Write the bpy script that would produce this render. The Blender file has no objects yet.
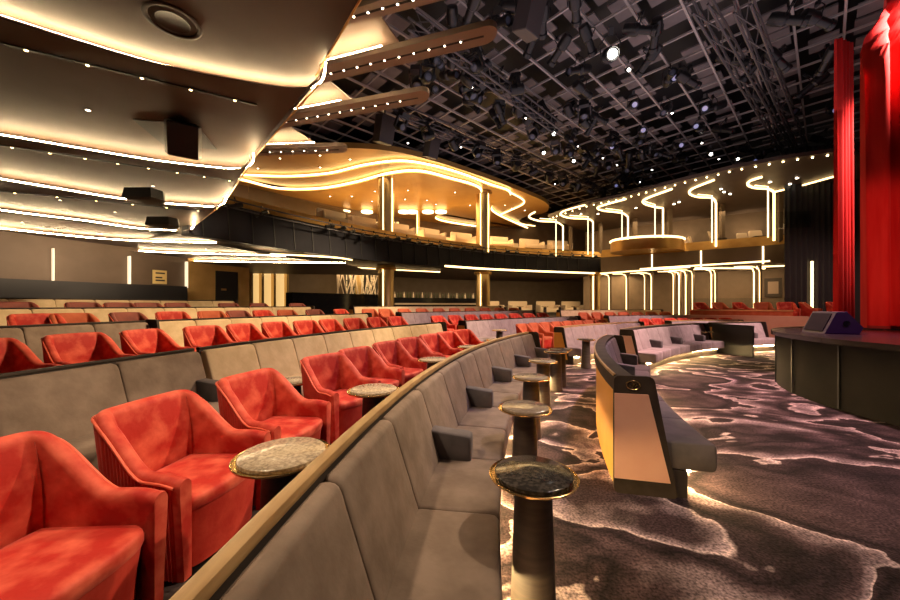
import bpy, math, random
from mathutils import Vector, Matrix
PI = math.pi
S = bpy.context.scene
COL = S.collection
random.seed(7)

# ------------------------------------------------------------------ camera, world, exposure, key lights
EYE = 1.6; F = 350.0; HOR = 305.0
cam_d = bpy.data.cameras.new('camera'); cam = bpy.data.objects.new('camera', cam_d); COL.objects.link(cam)
cam.location = (0, 0, EYE); cam.rotation_euler = (PI/2, 0, 0)
cam_d.sensor_width = 36; cam_d.lens = 36*F/900; cam_d.shift_y = (HOR-300)/900; cam_d.clip_end = 200
S.camera = cam
S.view_settings.view_transform = 'Standard'; S.view_settings.look = 'None'
S.view_settings.gamma = 1; S.view_settings.exposure = 0.45; S.view_settings.use_curve_mapping = False
W = bpy.data.worlds.new('world'); S.world = W; W.use_nodes = True
W.node_tree.nodes['Background'].inputs[0].default_value = (1, .78, .62, 1)
W.node_tree.nodes['Background'].inputs[1].default_value = .025
try:
    S.cycles.use_denoising = True
    S.cycles.max_bounces = 6; S.cycles.diffuse_bounces = 3; S.cycles.glossy_bounces = 3
    S.cycles.sample_clamp_indirect = 6
except Exception: pass

def aim(o, tgt):
    d = Vector(tgt) - o.location
    o.rotation_euler = d.to_track_quat('-Z', 'Y').to_euler()
def spot(name, loc, tgt, power, col, ang=50, blend=.6, size=.15):
    d = bpy.data.lights.new(name, 'SPOT'); d.energy = power; d.color = col
    d.spot_size = math.radians(ang); d.spot_blend = blend; d.shadow_soft_size = size
    o = bpy.data.objects.new(name, d); COL.objects.link(o); o.location = loc; aim(o, tgt); return o
def area(name, loc, tgt, power, col, sx, sy):
    d = bpy.data.lights.new(name, 'AREA'); d.energy = power; d.color = col; d.shape = 'RECTANGLE'; d.size = sx; d.size_y = sy
    o = bpy.data.objects.new(name, d); COL.objects.link(o); o.location = loc; aim(o, tgt); return o
WARM = (1, .72, .42); WARM2 = (1, .62, .34); PINK = (1, .62, .6); LAV = (.75, .66, 1)
spot('spot_downlight', (-2.3, 1.2, 4.55), (-.2, 2.3, .5), 330, (1, .74, .5), 75, .5, .1)
spot('spot_downlight', (-2.6, 4.4, 4.2), (-.1, 4.9, .5), 200, (1, .74, .58), 62, .6, .1)
spot('spot_chairs', (3.8, 3.6, 6.6), (-1.7, 1.9, .6), 1250, (1, .76, .52), 32, .7, .12)
spot('spot_chairs', (6.0, 10.5, 8.0), (-1.5, 5.0, .6), 3900, (1, .72, .44), 34, .7, .15)
spot('spot_chairs', (4.2, 9, 8), (-.5, 9.5, .8), 2400, (1, .72, .46), 45, .7, .15)
spot('spot_left_bank', (1.5, 9.5, 8), (-7, 7, 1), 4200, (1, .72, .42), 50, .8, .2)
spot('spot_left_bank', (1.5, 12, 8.4), (-5, 14, 1), 3400, (1, .72, .42), 50, .8, .2)
spot('spot_far_bank', (10, 6, 8.4), (3.5, 12, .8), 6500, (1, .66, .58), 50, .8, .2)
spot('spot_far_bank', (13, 7, 8.4), (9, 14, .8), 6500, (1, .64, .6), 50, .8, .2)
spot('spot_far_bank', (14, 7, 8.4), (16, 15, .8), 1500, (1, .55, .45), 50, .8, .2)
spot('spot_carpet', (6.5, 9, 8.2), (5.1, 6.2, 0), 3500, (1, .54, .52), 52, .8, .2)
spot('spot_carpet', (3.5, 1.5, 7.8), (2.9, 2.6, 0), 420, (1, .76, .78), 50, .9, .2)
spot('spot_sofa_lavender', (5, 6, 8.2), (.6, 5.3, .6), 950, (.76, .66, 1), 40, .8, .2)
spot('spot_end_panel_fill', (.5, .2, 5.4), (1.7, 3.1, .4), 260, (1, .66, .42), 30, .7, .2)
spot('spot_end_panel_fill', (1.6, .8, 7.5), (3.2, 9.6, .4), 900, (1, .66, .36), 24, .7, .2)  # both spots added from the camera side to brighten the end panels
spot('spot_curtain', (5.0, 3.0, 4.6), (9.5, 7.6, 2.3), 600, (1, .3, .22), 38, .6, .2)
spot('spot_curtain', (9, 4.5, 1.3), (9.6, 7.6, 3.2), 60, (1, .12, .08), 80, .8, .2)
spot('spot_monitor', (7.6, 4.0, 6.5), (7.2, 6.4, 1.2), 500, (.7, .12, 1), 22, .6, .1)
area('area_canopy_lounge', (-3.0, 21.5, 8.0), (-3.0, 21.5, 5), 260, (1, .66, .28), 6, 3)
area('area_canopy_lounge', (3.5, 23.5, 8.0), (3.5, 23.5, 5), 260, (1, .66, .28), 6, 3)
area('area_canopy_upfill', (-4.5, 21.5, 5.7), (-4.5, 21.0, 8), 170, (1, .6, .2), 6, 2)  # added lamps aimed upward to gild the canopy underside, no fixture drawn
area('area_canopy_upfill', (1.5, 23.5, 5.7), (1.5, 23, 8), 170, (1, .6, .2), 6, 2)
area('area_under_balcony', (-4, 21, 3.6), (-4, 21.5, 1), 170, (1, .68, .34), 7, 2)
area('area_under_balcony', (3.5, 24, 3.6), (3.5, 24.5, 1), 220, (1, .68, .34), 8, 2)
area('area_under_balcony', (10.5, 24, 3.55), (10.5, 24.5, 1), 150, (1, .66, .3), 4, 2)
area('area_under_balcony', (15.5, 19.6, 3.55), (16, 20.5, 1), 170, (1, .64, .3), 5, 1.5)
area('area_right_canopy', (12.5, 22.3, 7.0), (12.8, 22.8, 5), 90, (1, .66, .32), 5, 2)
area('area_right_canopy', (16.5, 19.4, 7.0), (16.8, 19.9, 5), 90, (1, .66, .32), 5, 2)
area('area_left_lower_soffit', (-9.5, 9.5, 3.1), (-12.5, 11, 2.3), 60, (1, .72, .45), 3, 1)
area('area_grid_fill', (5, 11, 6.5), (5, 11.5, 9), 230, (.85, .72, .8), 12, 12)  # added lamp without a fixture, brightens the pipe grid from below

# ------------------------------------------------------------------ helpers
CX = 14.0
def P(R, a, z=0.0): return Vector((CX - R*math.cos(a), R*math.sin(a), z))
def rad(d): return d*PI/180
def at(u, v, Y): return Vector(((u-450)*Y/F, Y, EYE-(v-HOR)*Y/F))
def onh(u, v, h):
    Y = F*h/(HOR-v); return Vector(((u-450)*Y/F, Y, EYE+h))
def th_px(u, R, far=True):
    k = (u-450)/F; A = 1+k*k; B = -2*CX*k; Cc = CX*CX-R*R
    D = math.sqrt(max(0, B*B-4*A*Cc)); Y = (-B+D)/(2*A) if far else (-B-D)/(2*A)
    return math.atan2(Y, CX-k*Y)

class MB:
    def __init__(s): s.v = []; s.f = []
    def add(s, vs, fs):
        n = len(s.v); s.v += [Vector(p) for p in vs]; s.f += [tuple(i+n for i in f) for f in fs]; return s
    def box(s, c, d, M=None):
        x, y, z = d[0]/2, d[1]/2, d[2]/2
        vs = [Vector((i*x, j*y, k*z)) for k in (-1, 1) for j in (-1, 1) for i in (-1, 1)]
        if M is not None: vs = [M @ p for p in vs]
        vs = [p + Vector(c) for p in vs]
        return s.add(vs, [(0,2,3,1),(4,5,7,6),(0,1,5,4),(2,6,7,3),(0,4,6,2),(1,3,7,5)])
    def bar(s, a, b, w, h=None, up=(0,0,1)):
        a = Vector(a); b = Vector(b); d = b-a; L = d.length
        if L < 1e-6: return s
        z = d/L; u = Vector(up)
        if abs(z.dot(u)) > .98: u = Vector((1,0,0))
        x = z.cross(u).normalized(); y = x.cross(z)
        M = Matrix((x, y, z)).transposed()
        return s.box((a+b)/2, (w, h or w, L), M)
    def loft(s, rings, closed=True, caps=True):
        n = len(rings[0]); b = len(s.v)
        for r in rings: s.v += [Vector(p) for p in r]
        for i in range(len(rings)-1):
            for j in range(n if closed else n-1):
                k = (j+1) % n
                s.f.append((b+i*n+j, b+i*n+k, b+(i+1)*n+k, b+(i+1)*n+j))
        if caps:
            s.f.append(tuple(b+j for j in range(n))[::-1]); s.f.append(tuple(b+(len(rings)-1)*n+j for j in range(n)))
        return s
    def lathe(s, prof, c=(0,0,0), n=32, M=None):
        rings = []
        for r, z in prof:
            ring = []
            for j in range(n):
                p = Vector((r*math.cos(2*PI*j/n), r*math.sin(2*PI*j/n), z))
                if M is not None: p = M @ p
                ring.append(p+Vector(c))
            rings.append(ring)
        return s.loft(rings)
    def tube(s, pts, r, n=8, closed=False):
        pts = [Vector(p) for p in pts]; rings = []
        N = len(pts); px_ = None
        for i, p in enumerate(pts):
            if closed: t = pts[(i+1) % N]-pts[i-1]
            else: t = pts[min(i+1, N-1)]-pts[max(i-1, 0)]
            t.normalize()
            u = px_ if px_ is not None else (Vector((0,0,1)) if abs(t.z) < .9 else Vector((1,0,0)))
            x = t.cross(u).cross(t)
            if x.length < 1e-5: x = t.orthogonal()
            x.normalize(); y = t.cross(x); px_ = x
            rings.append([p+r*(math.cos(2*PI*j/n)*x+math.sin(2*PI*j/n)*y) for j in range(n)])
        if closed: rings.append(rings[0]); return s.loft(rings, caps=False)
        return s.loft(rings)
    def prism(s, pts, z0, z1):
        n = len(pts)
        a = [(p[0], p[1], z0) for p in pts]; b = [(p[0], p[1], z1) for p in pts]
        return s.loft([a, b])
    def arc(s, prof, a0, a1, n=None, ins=0, step=.02):
        """closed (R,z) profile swept about the hall centre; ins rounds both ends"""
        n = n or max(1, int(abs(a1-a0)/step))
        R0 = sum(p[0] for p in prof)/len(prof); z0 = sum(p[1] for p in prof)/len(prof)
        def shr(k):
            o = []
            for r, z in prof:
                d = math.hypot(r-R0, z-z0) or 1; q = min(k/d, .6)
                o.append((r+(R0-r)*q, z+(z0-z)*q))
            return o
        sl = []
        if ins:
            da = ins/R0
            sl = [(a0, ins), (a0+da*.3, ins*.35), (a0+da, 0)]
            sl += [(a0+da+(a1-a0-2*da)*i/n, 0) for i in range(1, n)]
            sl += [(a1-da, 0), (a1-da*.3, ins*.35), (a1, ins)]
        else: sl = [(a0+(a1-a0)*i/n, 0) for i in range(n+1)]
        return s.loft([[P(r, a, z) for r, z in (shr(k) if k else prof)] for a, k in sl])
    def build(s, name, m, parent=None, smooth=40, local=False):
        me = bpy.data.meshes.new(name)
        off = Vector((0,0,0))
        if parent is not None and not local: off = BASE.get(parent.name, Vector((0,0,0)))
        me.from_pydata([tuple(p-off) for p in s.v], [], s.f); me.update()
        import bmesh
        bm = bmesh.new(); bm.from_mesh(me); bmesh.ops.recalc_face_normals(bm, faces=bm.faces); bm.to_mesh(me); bm.free()
        if smooth:
            me.polygons.foreach_set('use_smooth', [True]*len(me.polygons)); me.set_sharp_from_angle(angle=rad(smooth))
        me.materials.append(m)
        o = bpy.data.objects.new(name, me); COL.objects.link(o)
        if parent is not None: o.parent = parent; BASE[o.name] = off
        return o
BASE = {}
def thing(name, label, cat, loc=(0,0,0), group=None, kind=None):
    o = bpy.data.objects.new(name, None); o.empty_display_size = .1; COL.objects.link(o); o.location = loc
    BASE[o.name] = Vector(loc); return tag(o, label, cat, group, kind)
def tag(o, label=None, cat=None, group=None, kind=None):
    if label: o['label'] = label
    if cat: o['category'] = cat
    if group: o['group'] = group
    if kind: o['kind'] = kind
    return o
KIDS = {}
def copy_tree(o, parent=None):
    c = o.copy(); COL.objects.link(c)
    if parent is not None: c.parent = parent
    for ch in o.children: copy_tree(ch, c)
    return c
def round_poly(pts, r, seg=3):
    out = []; n = len(pts)
    for i in range(n):
        p = Vector(pts[i]); a = Vector(pts[i-1])-p; b = Vector(pts[(i+1) % n])-p
        q = min(r, a.length*.45, b.length*.45)
        A = p+a.normalized()*q; B = p+b.normalized()*q
        for k in range(seg+1):
            t = k/seg
            out.append(tuple((1-t)*(1-t)*A+2*t*(1-t)*p+t*t*B))
    return out
def spline(pts, n=8, closed=False):
    pts = [Vector(p) for p in pts]; out = []; N = len(pts)
    for i in range(N if closed else N-1):
        g = (lambda k: pts[k % N]) if closed else (lambda k: pts[max(0, min(N-1, k))])
        a, b, c, d = g(i-1), g(i), g(i+1), g(i+2)
        for k in range(n):
            t = k/n
            out.append(.5*((2*b)+(c-a)*t+(2*a-5*b+4*c-d)*t*t+(3*b-3*c+d-a)*t**3))
    if not closed: out.append(pts[-1])
    return out

# ------------------------------------------------------------------ materials
def mat(name, col, rough=.5, metal=0, emit=None, es=0, spec=.5, sheen=0):
    m = bpy.data.materials.new(name); m.use_nodes = True; b = m.node_tree.nodes['Principled BSDF']
    b.inputs['Base Color'].default_value = (*col, 1); b.inputs['Roughness'].default_value = rough
    b.inputs['Metallic'].default_value = metal; b.inputs['Specular IOR Level'].default_value = spec
    if sheen:
        b.inputs['Sheen Weight'].default_value = sheen; b.inputs['Sheen Roughness'].default_value = .4
        b.inputs['Sheen Tint'].default_value = (*[min(1, c*1.5+.2) for c in col], 1)
    if emit: b.inputs['Emission Color'].default_value = (*emit, 1); b.inputs['Emission Strength'].default_value = es
    return m
def noisy(name, c1, c2, scale, rough=.5, metal=0, sheen=0, bump=0, lo=.35, hi=.65, detail=4, spec=.5, stretch=None, bscale=None):
    m = mat(name, c1, rough, metal, spec=spec, sheen=sheen); t = m.node_tree; N = t.nodes; b = N['Principled BSDF']
    tc = N.new('ShaderNodeTexCoord'); mp = N.new('ShaderNodeMapping'); n = N.new('ShaderNodeTexNoise'); r = N.new('ShaderNodeValToRGB')
    n.inputs['Scale'].default_value = scale; n.inputs['Detail'].default_value = detail
    if stretch: mp.inputs['Scale'].default_value = stretch
    t.links.new(tc.outputs['Object'], mp.inputs[0]); t.links.new(mp.outputs[0], n.inputs['Vector'])
    r.color_ramp.elements[0].position = lo; r.color_ramp.elements[1].position = hi
    r.color_ramp.elements[0].color = (*c1, 1); r.color_ramp.elements[1].color = (*c2, 1)
    t.links.new(n.outputs['Fac'], r.inputs[0]); t.links.new(r.outputs[0], b.inputs['Base Color'])
    if bump:
        n2 = N.new('ShaderNodeTexNoise'); n2.inputs['Scale'].default_value = bscale or scale*4; n2.inputs['Detail'].default_value = 3
        t.links.new(mp.outputs[0], n2.inputs['Vector'])
        bp = N.new('ShaderNodeBump'); bp.inputs['Strength'].default_value = bump; bp.inputs['Distance'].default_value = .01
        t.links.new(n2.outputs['Fac'], bp.inputs['Height']); t.links.new(bp.outputs[0], b.inputs['Normal'])
    return m
M = {}
M['velvet'] = noisy('grey_brown_velvet', (.16, .115, .085), (.23, .17, .13), 6, .75, 0, .35, .25, spec=.2)
M['velvet_lit'] = noisy('tan_lit_velvet', (.52, .39, .23), (.62, .48, .30), 6, .75, 0, .3, .25, spec=.2)  # same grey-brown velvet, strong warm light put into the colour
M['velvet_mauve_lit'] = noisy('mauve_lit_grey_velvet', (.24, .19, .19), (.31, .25, .25), 6, .75, 0, .3, .2, spec=.2)  # same velvet again, purple light on the grey put into the colour
M['arm_velvet'] = noisy('dark_arm_velvet', (.09, .08, .08), (.13, .11, .11), 6, .75, 0, .25, .2, spec=.2)
M['red'] = noisy('red_velvet', (.42, .018, .010), (.76, .15, .085), 6.5, .62, 0, .6, .2, lo=.42, hi=.74, detail=6, spec=.25)
M['red_shaded'] = noisy('shaded_ribbed_velvet', (.42, .022, .012), (.54, .05, .028), 7, .68, 0, .35, .2, spec=.2)  # same red velvet, shade on the outer shell put into the colour
M['orange_velvet'] = noisy('rust_velvet', (.40, .085, .035), (.5, .13, .06), 5, .7, 0, .3, .2, spec=.2)
M['piping'] = mat('piping', (.72, .12, .06), .5)
M['black'] = mat('black_paint', (.012, .012, .013), .5)
M['black_gloss'] = mat('black_gloss', (.01, .01, .012), .18)
M['dark_wood'] = noisy('dark_wood', (.03, .022, .018), (.05, .036, .028), 4, .55, stretch=(1, 1, 12))
M['plinth'] = noisy('dark_plinth', (.03, .024, .022), (.04, .033, .03), 5, .45, spec=.3)
M['rail_wood'] = noisy('oak_rail', (.30, .18, .075), (.42, .27, .12), 5, .4, stretch=(6, 1, 6))
M['rail_dark'] = noisy('walnut_rail', (.03, .022, .018), (.05, .038, .03), 5, .6, spec=.12)
M['leather_gold_lit'] = noisy('golden_leather_lit', (.60, .26, .035), (.66, .31, .05), 3, .5, bump=.1, bscale=90)  # gold leather, its yellow raised by under-seat glow put into the colour
M['leather_cream'] = noisy('cream_leather', (.62, .33, .24), (.66, .38, .28), 3, .5, bump=.1, bscale=90)
M['brass'] = mat('brass', (.72, .5, .22), .22, 1)
M['brass_soft'] = mat('brushed_brass', (.62, .44, .2), .38, 1)
M['marble'] = noisy('dark_marble', (.03, .026, .023), (.12, .10, .08), 45, .14, lo=.45, hi=.85, detail=6)
M['marble_light'] = noisy('pale_marble', (.26, .20, .14), (.55, .45, .32), 60, .2, lo=.38, hi=.66, detail=7)
M['marble_sheen'] = noisy('dark_marble_sheen', (.20, .16, .115), (.30, .24, .17), 40, .16, lo=.4, hi=.7, detail=6)  # dark marble tops, pale warm reflection put into the colour
M['wall'] = noisy('brown_wall_panel', (.13, .09, .06), (.155, .107, .073), 2, .55)
M['wall_black'] = mat('black_wall', (.012, .012, .014), .5)
M['soffit'] = noisy('bronze_soffit', (.075, .052, .040), (.095, .066, .05), 1.5, .5, 0, spec=.3)
M['soffit_gold'] = noisy('gold_soffit', (.42, .25, .085), (.52, .33, .12), .6, .35, .35)
M['fin'] = mat('fin_paint', (.30, .225, .18), .5)
M['fascia'] = noisy('blue_black_fascia', (.012, .012, .019), (.017, .017, .025), 1, .65, spec=.2)
M['fascia_brown'] = noisy('brown_fascia', (.12, .085, .055), (.15, .105, .07), 1, .45)
M['gold_trim'] = noisy('gold_parapet', (.45, .24, .06), (.55, .32, .09), 2, .35, .5)
M['gold_wall'] = noisy('gold_wall', (.55, .33, .1), (.7, .45, .16), 1.2, .4, .2)
M['steel'] = mat('dark_steel', (.11, .10, .105), .45, .6)
M['pipe'] = mat('grey_pipe', (.42, .38, .37), .5, .3)
M['panel_grey'] = noisy('grey_ceiling_panel', (.15, .13, .13), (.26, .225, .225), 1, .8)
M['tier'] = noisy('tier_carpet', (.035, .022, .022), (.11, .07, .06), 1.5, .95)
M['stage'] = noisy('stage_deck', (.02, .014, .014), (.03, .022, .02), 3, .25, spec=.4)
M['stage_front'] = noisy('stage_front', (.012, .011, .012), (.017, .015, .015), 2, .8, spec=.15)
M['white_uph'] = mat('cream_upholstery', (.62, .5, .38), .7)
M['lens'] = mat('lens_glass', (.08, .09, .13), .08, 0)
M['label_yellow'] = mat('yellow_notice', (.95, .72, .3), .6)
M['bottle'] = mat('bottle_glass', (.05, .06, .025), .1)
M['glass'] = mat('clear_glass', (.8, .85, .85), .02)
M['glass'].node_tree.nodes['Principled BSDF'].inputs['Transmission Weight'].default_value = 1
M['glass'].node_tree.nodes['Principled BSDF'].inputs['IOR'].default_value = 1.1
def emis(name, col, s):
    m = mat(name, (.8, .8, .8), .5, emit=col, es=s); return m
M['led'] = emis('led_strip', (1, .66, .27), 3.2)
M['lip'] = mat('lip_paint', (.6, .5, .4), .5)
M['led_canopy'] = emis('canopy_led', (1, .7, .32), 6)
M['led_soft'] = emis('led_strip_soft', (1, .72, .36), 3)
M['led_joint'] = emis('wall_joint_led', (1, .78, .5), .8)
M['led_floor'] = emis('under_seat_led', (1, .66, .27), 125)
M['led_cove'] = emis('cove_led', (1, .73, .40), 85)
M['bulb'] = emis('bulb', (1, .85, .6), 12)
M['bulb_gold'] = emis('bulb_gold', (1, .7, .3), 12)
M['bulb_white'] = emis('spot_lens_lit', (1, .93, .8), 12)
M['bulb_blue'] = emis('spot_lens_blue', (.35, .4, 1), .2)
M['backlight'] = emis('backlit_shelf', (1, .62, .22), .6)
M['exit'] = emis('exit_lit', (1, .95, .85), 5)

# carpet
def carpet():
    m = bpy.data.materials.new('cloud_carpet'); m.use_nodes = True; t = m.node_tree; N = t.nodes; b = N['Principled BSDF']; L = t.links.new
    b.inputs['Roughness'].default_value = .95; b.inputs['Specular IOR Level'].default_value = .15
    tc = N.new('ShaderNodeTexCoord'); mp = N.new('ShaderNodeMapping')
    mp.inputs['Rotation'].default_value = (0, 0, rad(25)); mp.inputs['Scale'].default_value = (1, 1.55, 1); mp.inputs['Location'].default_value = (3.3, 1.2, 0)
    L(tc.outputs['Object'], mp.inputs[0])
    n = N.new('ShaderNodeTexNoise'); n.inputs['Scale'].default_value = .55; n.inputs['Detail'].default_value = 4.5; n.inputs['Roughness'].default_value = .47
    n.inputs['Distortion'].default_value = .5
    L(mp.outputs[0], n.inputs['Vector'])
    r = N.new('ShaderNodeValToRGB'); cr = r.color_ramp
    D = (.012, .008, .010, 1); Mi = (.04, .025, .028, 1); Li = (.27, .205, .215, 1); Ln = (.48, .38, .37, 1); M2 = (.06, .038, .042, 1)
    stops = [(0, D), (.36, M2), (.43, D), (.47, Mi), (.473, Ln), (.480, Ln), (.484, Li), (.53, M2), (.57, D), (.60, Mi), (.603, Ln), (.61, Ln), (.614, Li), (.66, Mi), (1, D)]
    cr.elements[0].position = 0; cr.elements[0].color = D; cr.elements[1].position = 1; cr.elements[1].color = D
    for p, c in stops[1:-1]:
        e = cr.elements.new(p); e.color = c
    L(n.outputs['Fac'], r.inputs[0])
    s = N.new('ShaderNodeTexNoise'); s.inputs['Scale'].default_value = 55; s.inputs['Detail'].default_value = 3; L(tc.outputs['Object'], s.inputs['Vector'])
    s2 = N.new('ShaderNodeTexNoise'); s2.inputs['Scale'].default_value = 3.2; s2.inputs['Detail'].default_value = 4; L(tc.outputs['Object'], s2.inputs['Vector'])
    mr = N.new('ShaderNodeMapRange'); mr.inputs[1].default_value = .35; mr.inputs[2].default_value = .65; mr.inputs[3].default_value = .45; mr.inputs[4].default_value = 1.7
    L(s.outputs['Fac'], mr.inputs[0])
    mr2 = N.new('ShaderNodeMapRange'); mr2.inputs[1].default_value = .35; mr2.inputs[2].default_value = .65; mr2.inputs[3].default_value = .6; mr2.inputs[4].default_value = 1.4
    L(s2.outputs['Fac'], mr2.inputs[0])
    mu = N.new('ShaderNodeMath'); mu.operation = 'MULTIPLY'; L(mr.outputs[0], mu.inputs[0]); L(mr2.outputs[0], mu.inputs[1])
    vm = N.new('ShaderNodeVectorMath'); vm.operation = 'SCALE'; L(r.outputs[0], vm.inputs[0]); L(mu.outputs[0], vm.inputs['Scale'])
    L(vm.outputs[0], b.inputs['Base Color'])
    bp = N.new('ShaderNodeBump'); bp.inputs['Strength'].default_value = .5; bp.inputs['Distance'].default_value = .01
    L(s.outputs['Fac'], bp.inputs['Height']); L(bp.outputs[0], b.inputs['Normal'])
    return m
M['carpet'] = carpet()

# ------------------------------------------------------------------ floor, tiers, outer shell
def struct(name, mb, m, smooth=40): return tag(mb.build(name, m, smooth=smooth), kind='structure')
struct('floor', MB().prism([(-21, -9), (37, -9), (37, 36), (-21, 36)], -.1, 0), M['carpet'], 0)
TZ = [.14, .36, .57, .78]
TR = [(14.6, 17.36), (17.36, 20.05), (20.05, 22.65), (22.65, 32)]
for (r0, r1), z in zip(TR, TZ):
    struct('floor_tier', MB().arc([(r0, .003), (r1, .003), (r1, z), (r0, z)], rad(-14), rad(112), 60), M['tier'], 0)
# far walls
struct('wall_back', MB().arc([(32, 0), (32.3, 0), (32.3, 9.9), (32, 9.9)], rad(28), rad(93), 60), M['wall'], 20)
wl = MB().arc([(27.6, 0), (27.9, 0), (27.9, 4.2), (27.6, 4.2)], rad(-8), rad(31), 40)
struct('wall_left', wl, M['wall'], 20)
struct('wall_left_half', MB().arc([(26.9, .78), (27.1, .78), (27.1, 2.28), (26.9, 2.28)], rad(-8), rad(28.5), 40), M['wall_black'], 20)
struct('wall_outer', MB().arc([(34.2, 0), (34.6, 0), (34.6, 10.4), (34.2, 10.4)], rad(-14), rad(112), 60), M['wall_black'], 20)

# ------------------------------------------------------------------ banquettes
def banquette(R, a0, a1, z0, n, label, vel, group='curved banquettes', ends=(1, 1), rail='rail_wood', shell='dark_wood', arms=2, led=True, bigend=False, split=True, arm_off=0, emblem=0, name='curved_banquette'):
    mid = P(R, (a0+a1)/2, z0); t = thing(name, label, 'sofa', mid, group)
    da = (a1-a0)/n
    bk = round_poly([(R-.20, z0+.42), (R-.03, z0+.955), (R+.045, z0+.955), (R-.05, z0+.42)], .035, 3)
    st = round_poly([(R-.64, z0+.23), (R-.64, z0+.46), (R-.15, z0+.46), (R-.15, z0+.23)], .045, 3)
    for i in range(n):
        g = .006/R
        MB().arc(bk, a0+i*da+g*.4, a0+(i+1)*da-g*.4, 3 if split else 2, .03).build('back_cushion', vel, t, 60)
        if split: MB().arc(st, a0+i*da+g*.3, a0+(i+1)*da-g*.3, 3, .022).build('seat_cushion', vel, t, 60)
    if not split: MB().arc(st, a0, a1, n*2, .02).build('seat_cushion', vel, t, 60)
    MB().arc([(R-.42, z0), (R+.05, z0), (R+.05, z0+.40), (R-.14, z0+.40), (R-.14, z0+.228), (R-.42, z0+.228)], a0, a1, n*2).build('base', M['plinth'], t, 20)
    so = .12 if bigend else .09
    MB().arc([(R+so-.035, z0), (R+so, z0), (R+so, z0+.955), (R+so-.04, z0+.955)], a0, a1, n*2).build('back_shell', shell if not isinstance(shell, str) else M[shell], t, 20)
    if bigend: rp = round_poly([(R-.005, z0+.95), (R-.005, z0+1.0), (R+.145, z0+1.0), (R+.145, z0+.86), (R+.127, z0+.86), (R+.127, z0+.957)], .008, 2)
    else: rp = round_poly([(R+.043, z0+.957), (R+.043, z0+(1.0 if led else .985)), (R+.096, z0+(1.0 if led else .985)), (R+.096, z0+.957)], .01, 2)
    MB().arc(rp, a0, a1, n*2).build('back_rail', M[rail], t, 30)
    if bigend: MB().arc(round_poly([(R+.130, z0+1.001), (R+.130, z0+1.010), (R+.150, z0+1.010), (R+.150, z0+.985)], .004, 2), a0, a1, n*2).build('rail_trim', M['rail_wood'], t, 30)
    if led:
        MB().arc([(R-.47, z0+.19), (R-.44, z0+.19), (R-.44, z0+.22), (R-.47, z0+.22)], a0+.006, a1-.006, n*2).build('light_strip', M['led_floor'], t, 20)
    if arms:
        am = round_poly([(R-.42, z0+.44), (R-.42, z0+.64), (R-.08, z0+.67), (R-.10, z0+.44)], .03, 3)
        for i in range(arm_off, n+1, arms):
            if i in (0, n) and not bigend and i == 0: continue
            if i == 0: continue
            a = a0+i*da; w = .07/R
            if i == n: a -= w
            MB().arc(am, a-w, a+w, 1, .02).build('armrest', M['arm_velvet'], t, 60)
    for e, a, sgn in ((ends[0], a0, -1), (ends[1], a1, 1)):
        if not e: continue
        th = .035/R
        eo = .15 if bigend else .11
        outl = round_poly([(R+eo, z0), (R+eo, z0+1.0), (R-.16, z0+1.0), (R-.34, z0)], .05, 4)
        lo, hi = (a-th, a) if sgn < 0 else (a, a+th)
        ep = MB().arc(outl, lo, hi, 1).build('end_panel', M[rail] if rail != 'rail_wood' else M['rail_dark'], t, 30)
        inl = [(R+eo-.004, z0+.13), (R+eo-.004, z0+.85), (R-.115, z0+.85), (R-.28, z0+.13)]
        lo2, hi2 = (lo-.012/R, lo) if sgn < 0 else (hi, hi+.012/R)
        MB().arc(inl, lo2, hi2, 1).build('leather_inlay', M['leather_cream'] if bigend and R < 12.95 and a0 < 1.1 else M['leather_gold_lit'], ep, 20)
        if emblem and sgn < 0:
            c = P(R-.0, lo-.004/R, z0+.925); tx = Vector((-math.cos(a), math.sin(a), 0)); nz = Vector((0, 0, 1)); ny = -Vector((math.sin(a), math.cos(a), 0))
            mb = MB()
            mb.tube([c+ny*.004+tx*.052*math.cos(k*PI/14)+nz*.038*math.sin(k*PI/14) for k in range(28)], .0045, 6, True)
            mb.tube([c+ny*.004+tx*(-.026+.05*k/8)+nz*(.018*math.sin(k*PI/4)) for k in range(9)], .004, 6)
            mb.tube([c+ny*.004+tx*(-.03+.055*k/8)+nz*(-.014+.012*math.sin(k*PI/4+1)) for k in range(9)], .0035, 6)
            mb.tube([c+ny*.004+tx*(.008*math.sin(k))+nz*(-.026+.052*k/8) for k in range(9)], .0035, 6)
            mb.build('emblem', M['brass'], ep, 60)
    return t
PA = .7/14.5
A0 = rad(7.93)
Gb = 'curved banquettes'
banquette(14.5, A0-4*PA, A0+9*PA, 0, 13, 'long grey-brown velvet banquette in the foreground with oak top rail', M['velvet'], Gb, ends=(0, 1), arms=2, arm_off=5)
banquette(14.62, rad(41), rad(61), 0, 7, 'mauve-lit grey banquette across the aisle beyond the end of the foreground banquette', M['velvet_mauve_lit'], Gb, ends=(1, 1), shell='leather_gold_lit', arms=7)
banquette(14.62, rad(67.5), rad(82), 0, 5, 'mauve-lit grey banquette far right, behind the one nearest the stage', M['velvet_mauve_lit'], Gb, ends=(1, 1), split=False)
banquette(12.80, rad(13.5), rad(33), 0, 6, 'curved banquette seen from behind, golden lit leather back, round emblem on its end', M['arm_velvet'], Gb, rail='rail_dark', shell='leather_gold_lit', bigend=True, arm_off=2, emblem=1)
banquette(12.93, rad(41.6), rad(64.5), 0, 7, 'pale mauve-lit curved banquette facing the open carpet behind the emblem banquette', M['velvet_mauve_lit'], Gb, rail='rail_dark', shell='leather_gold_lit', bigend=True, arm_off=2)
banquette(12.93, rad(67.0), rad(77.5), 0, 3, 'mauve-lit grey curved banquette at far right beside the stage', M['velvet_mauve_lit'], Gb, rail='rail_dark', shell='leather_gold_lit', bigend=True, arm_off=2)
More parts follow.
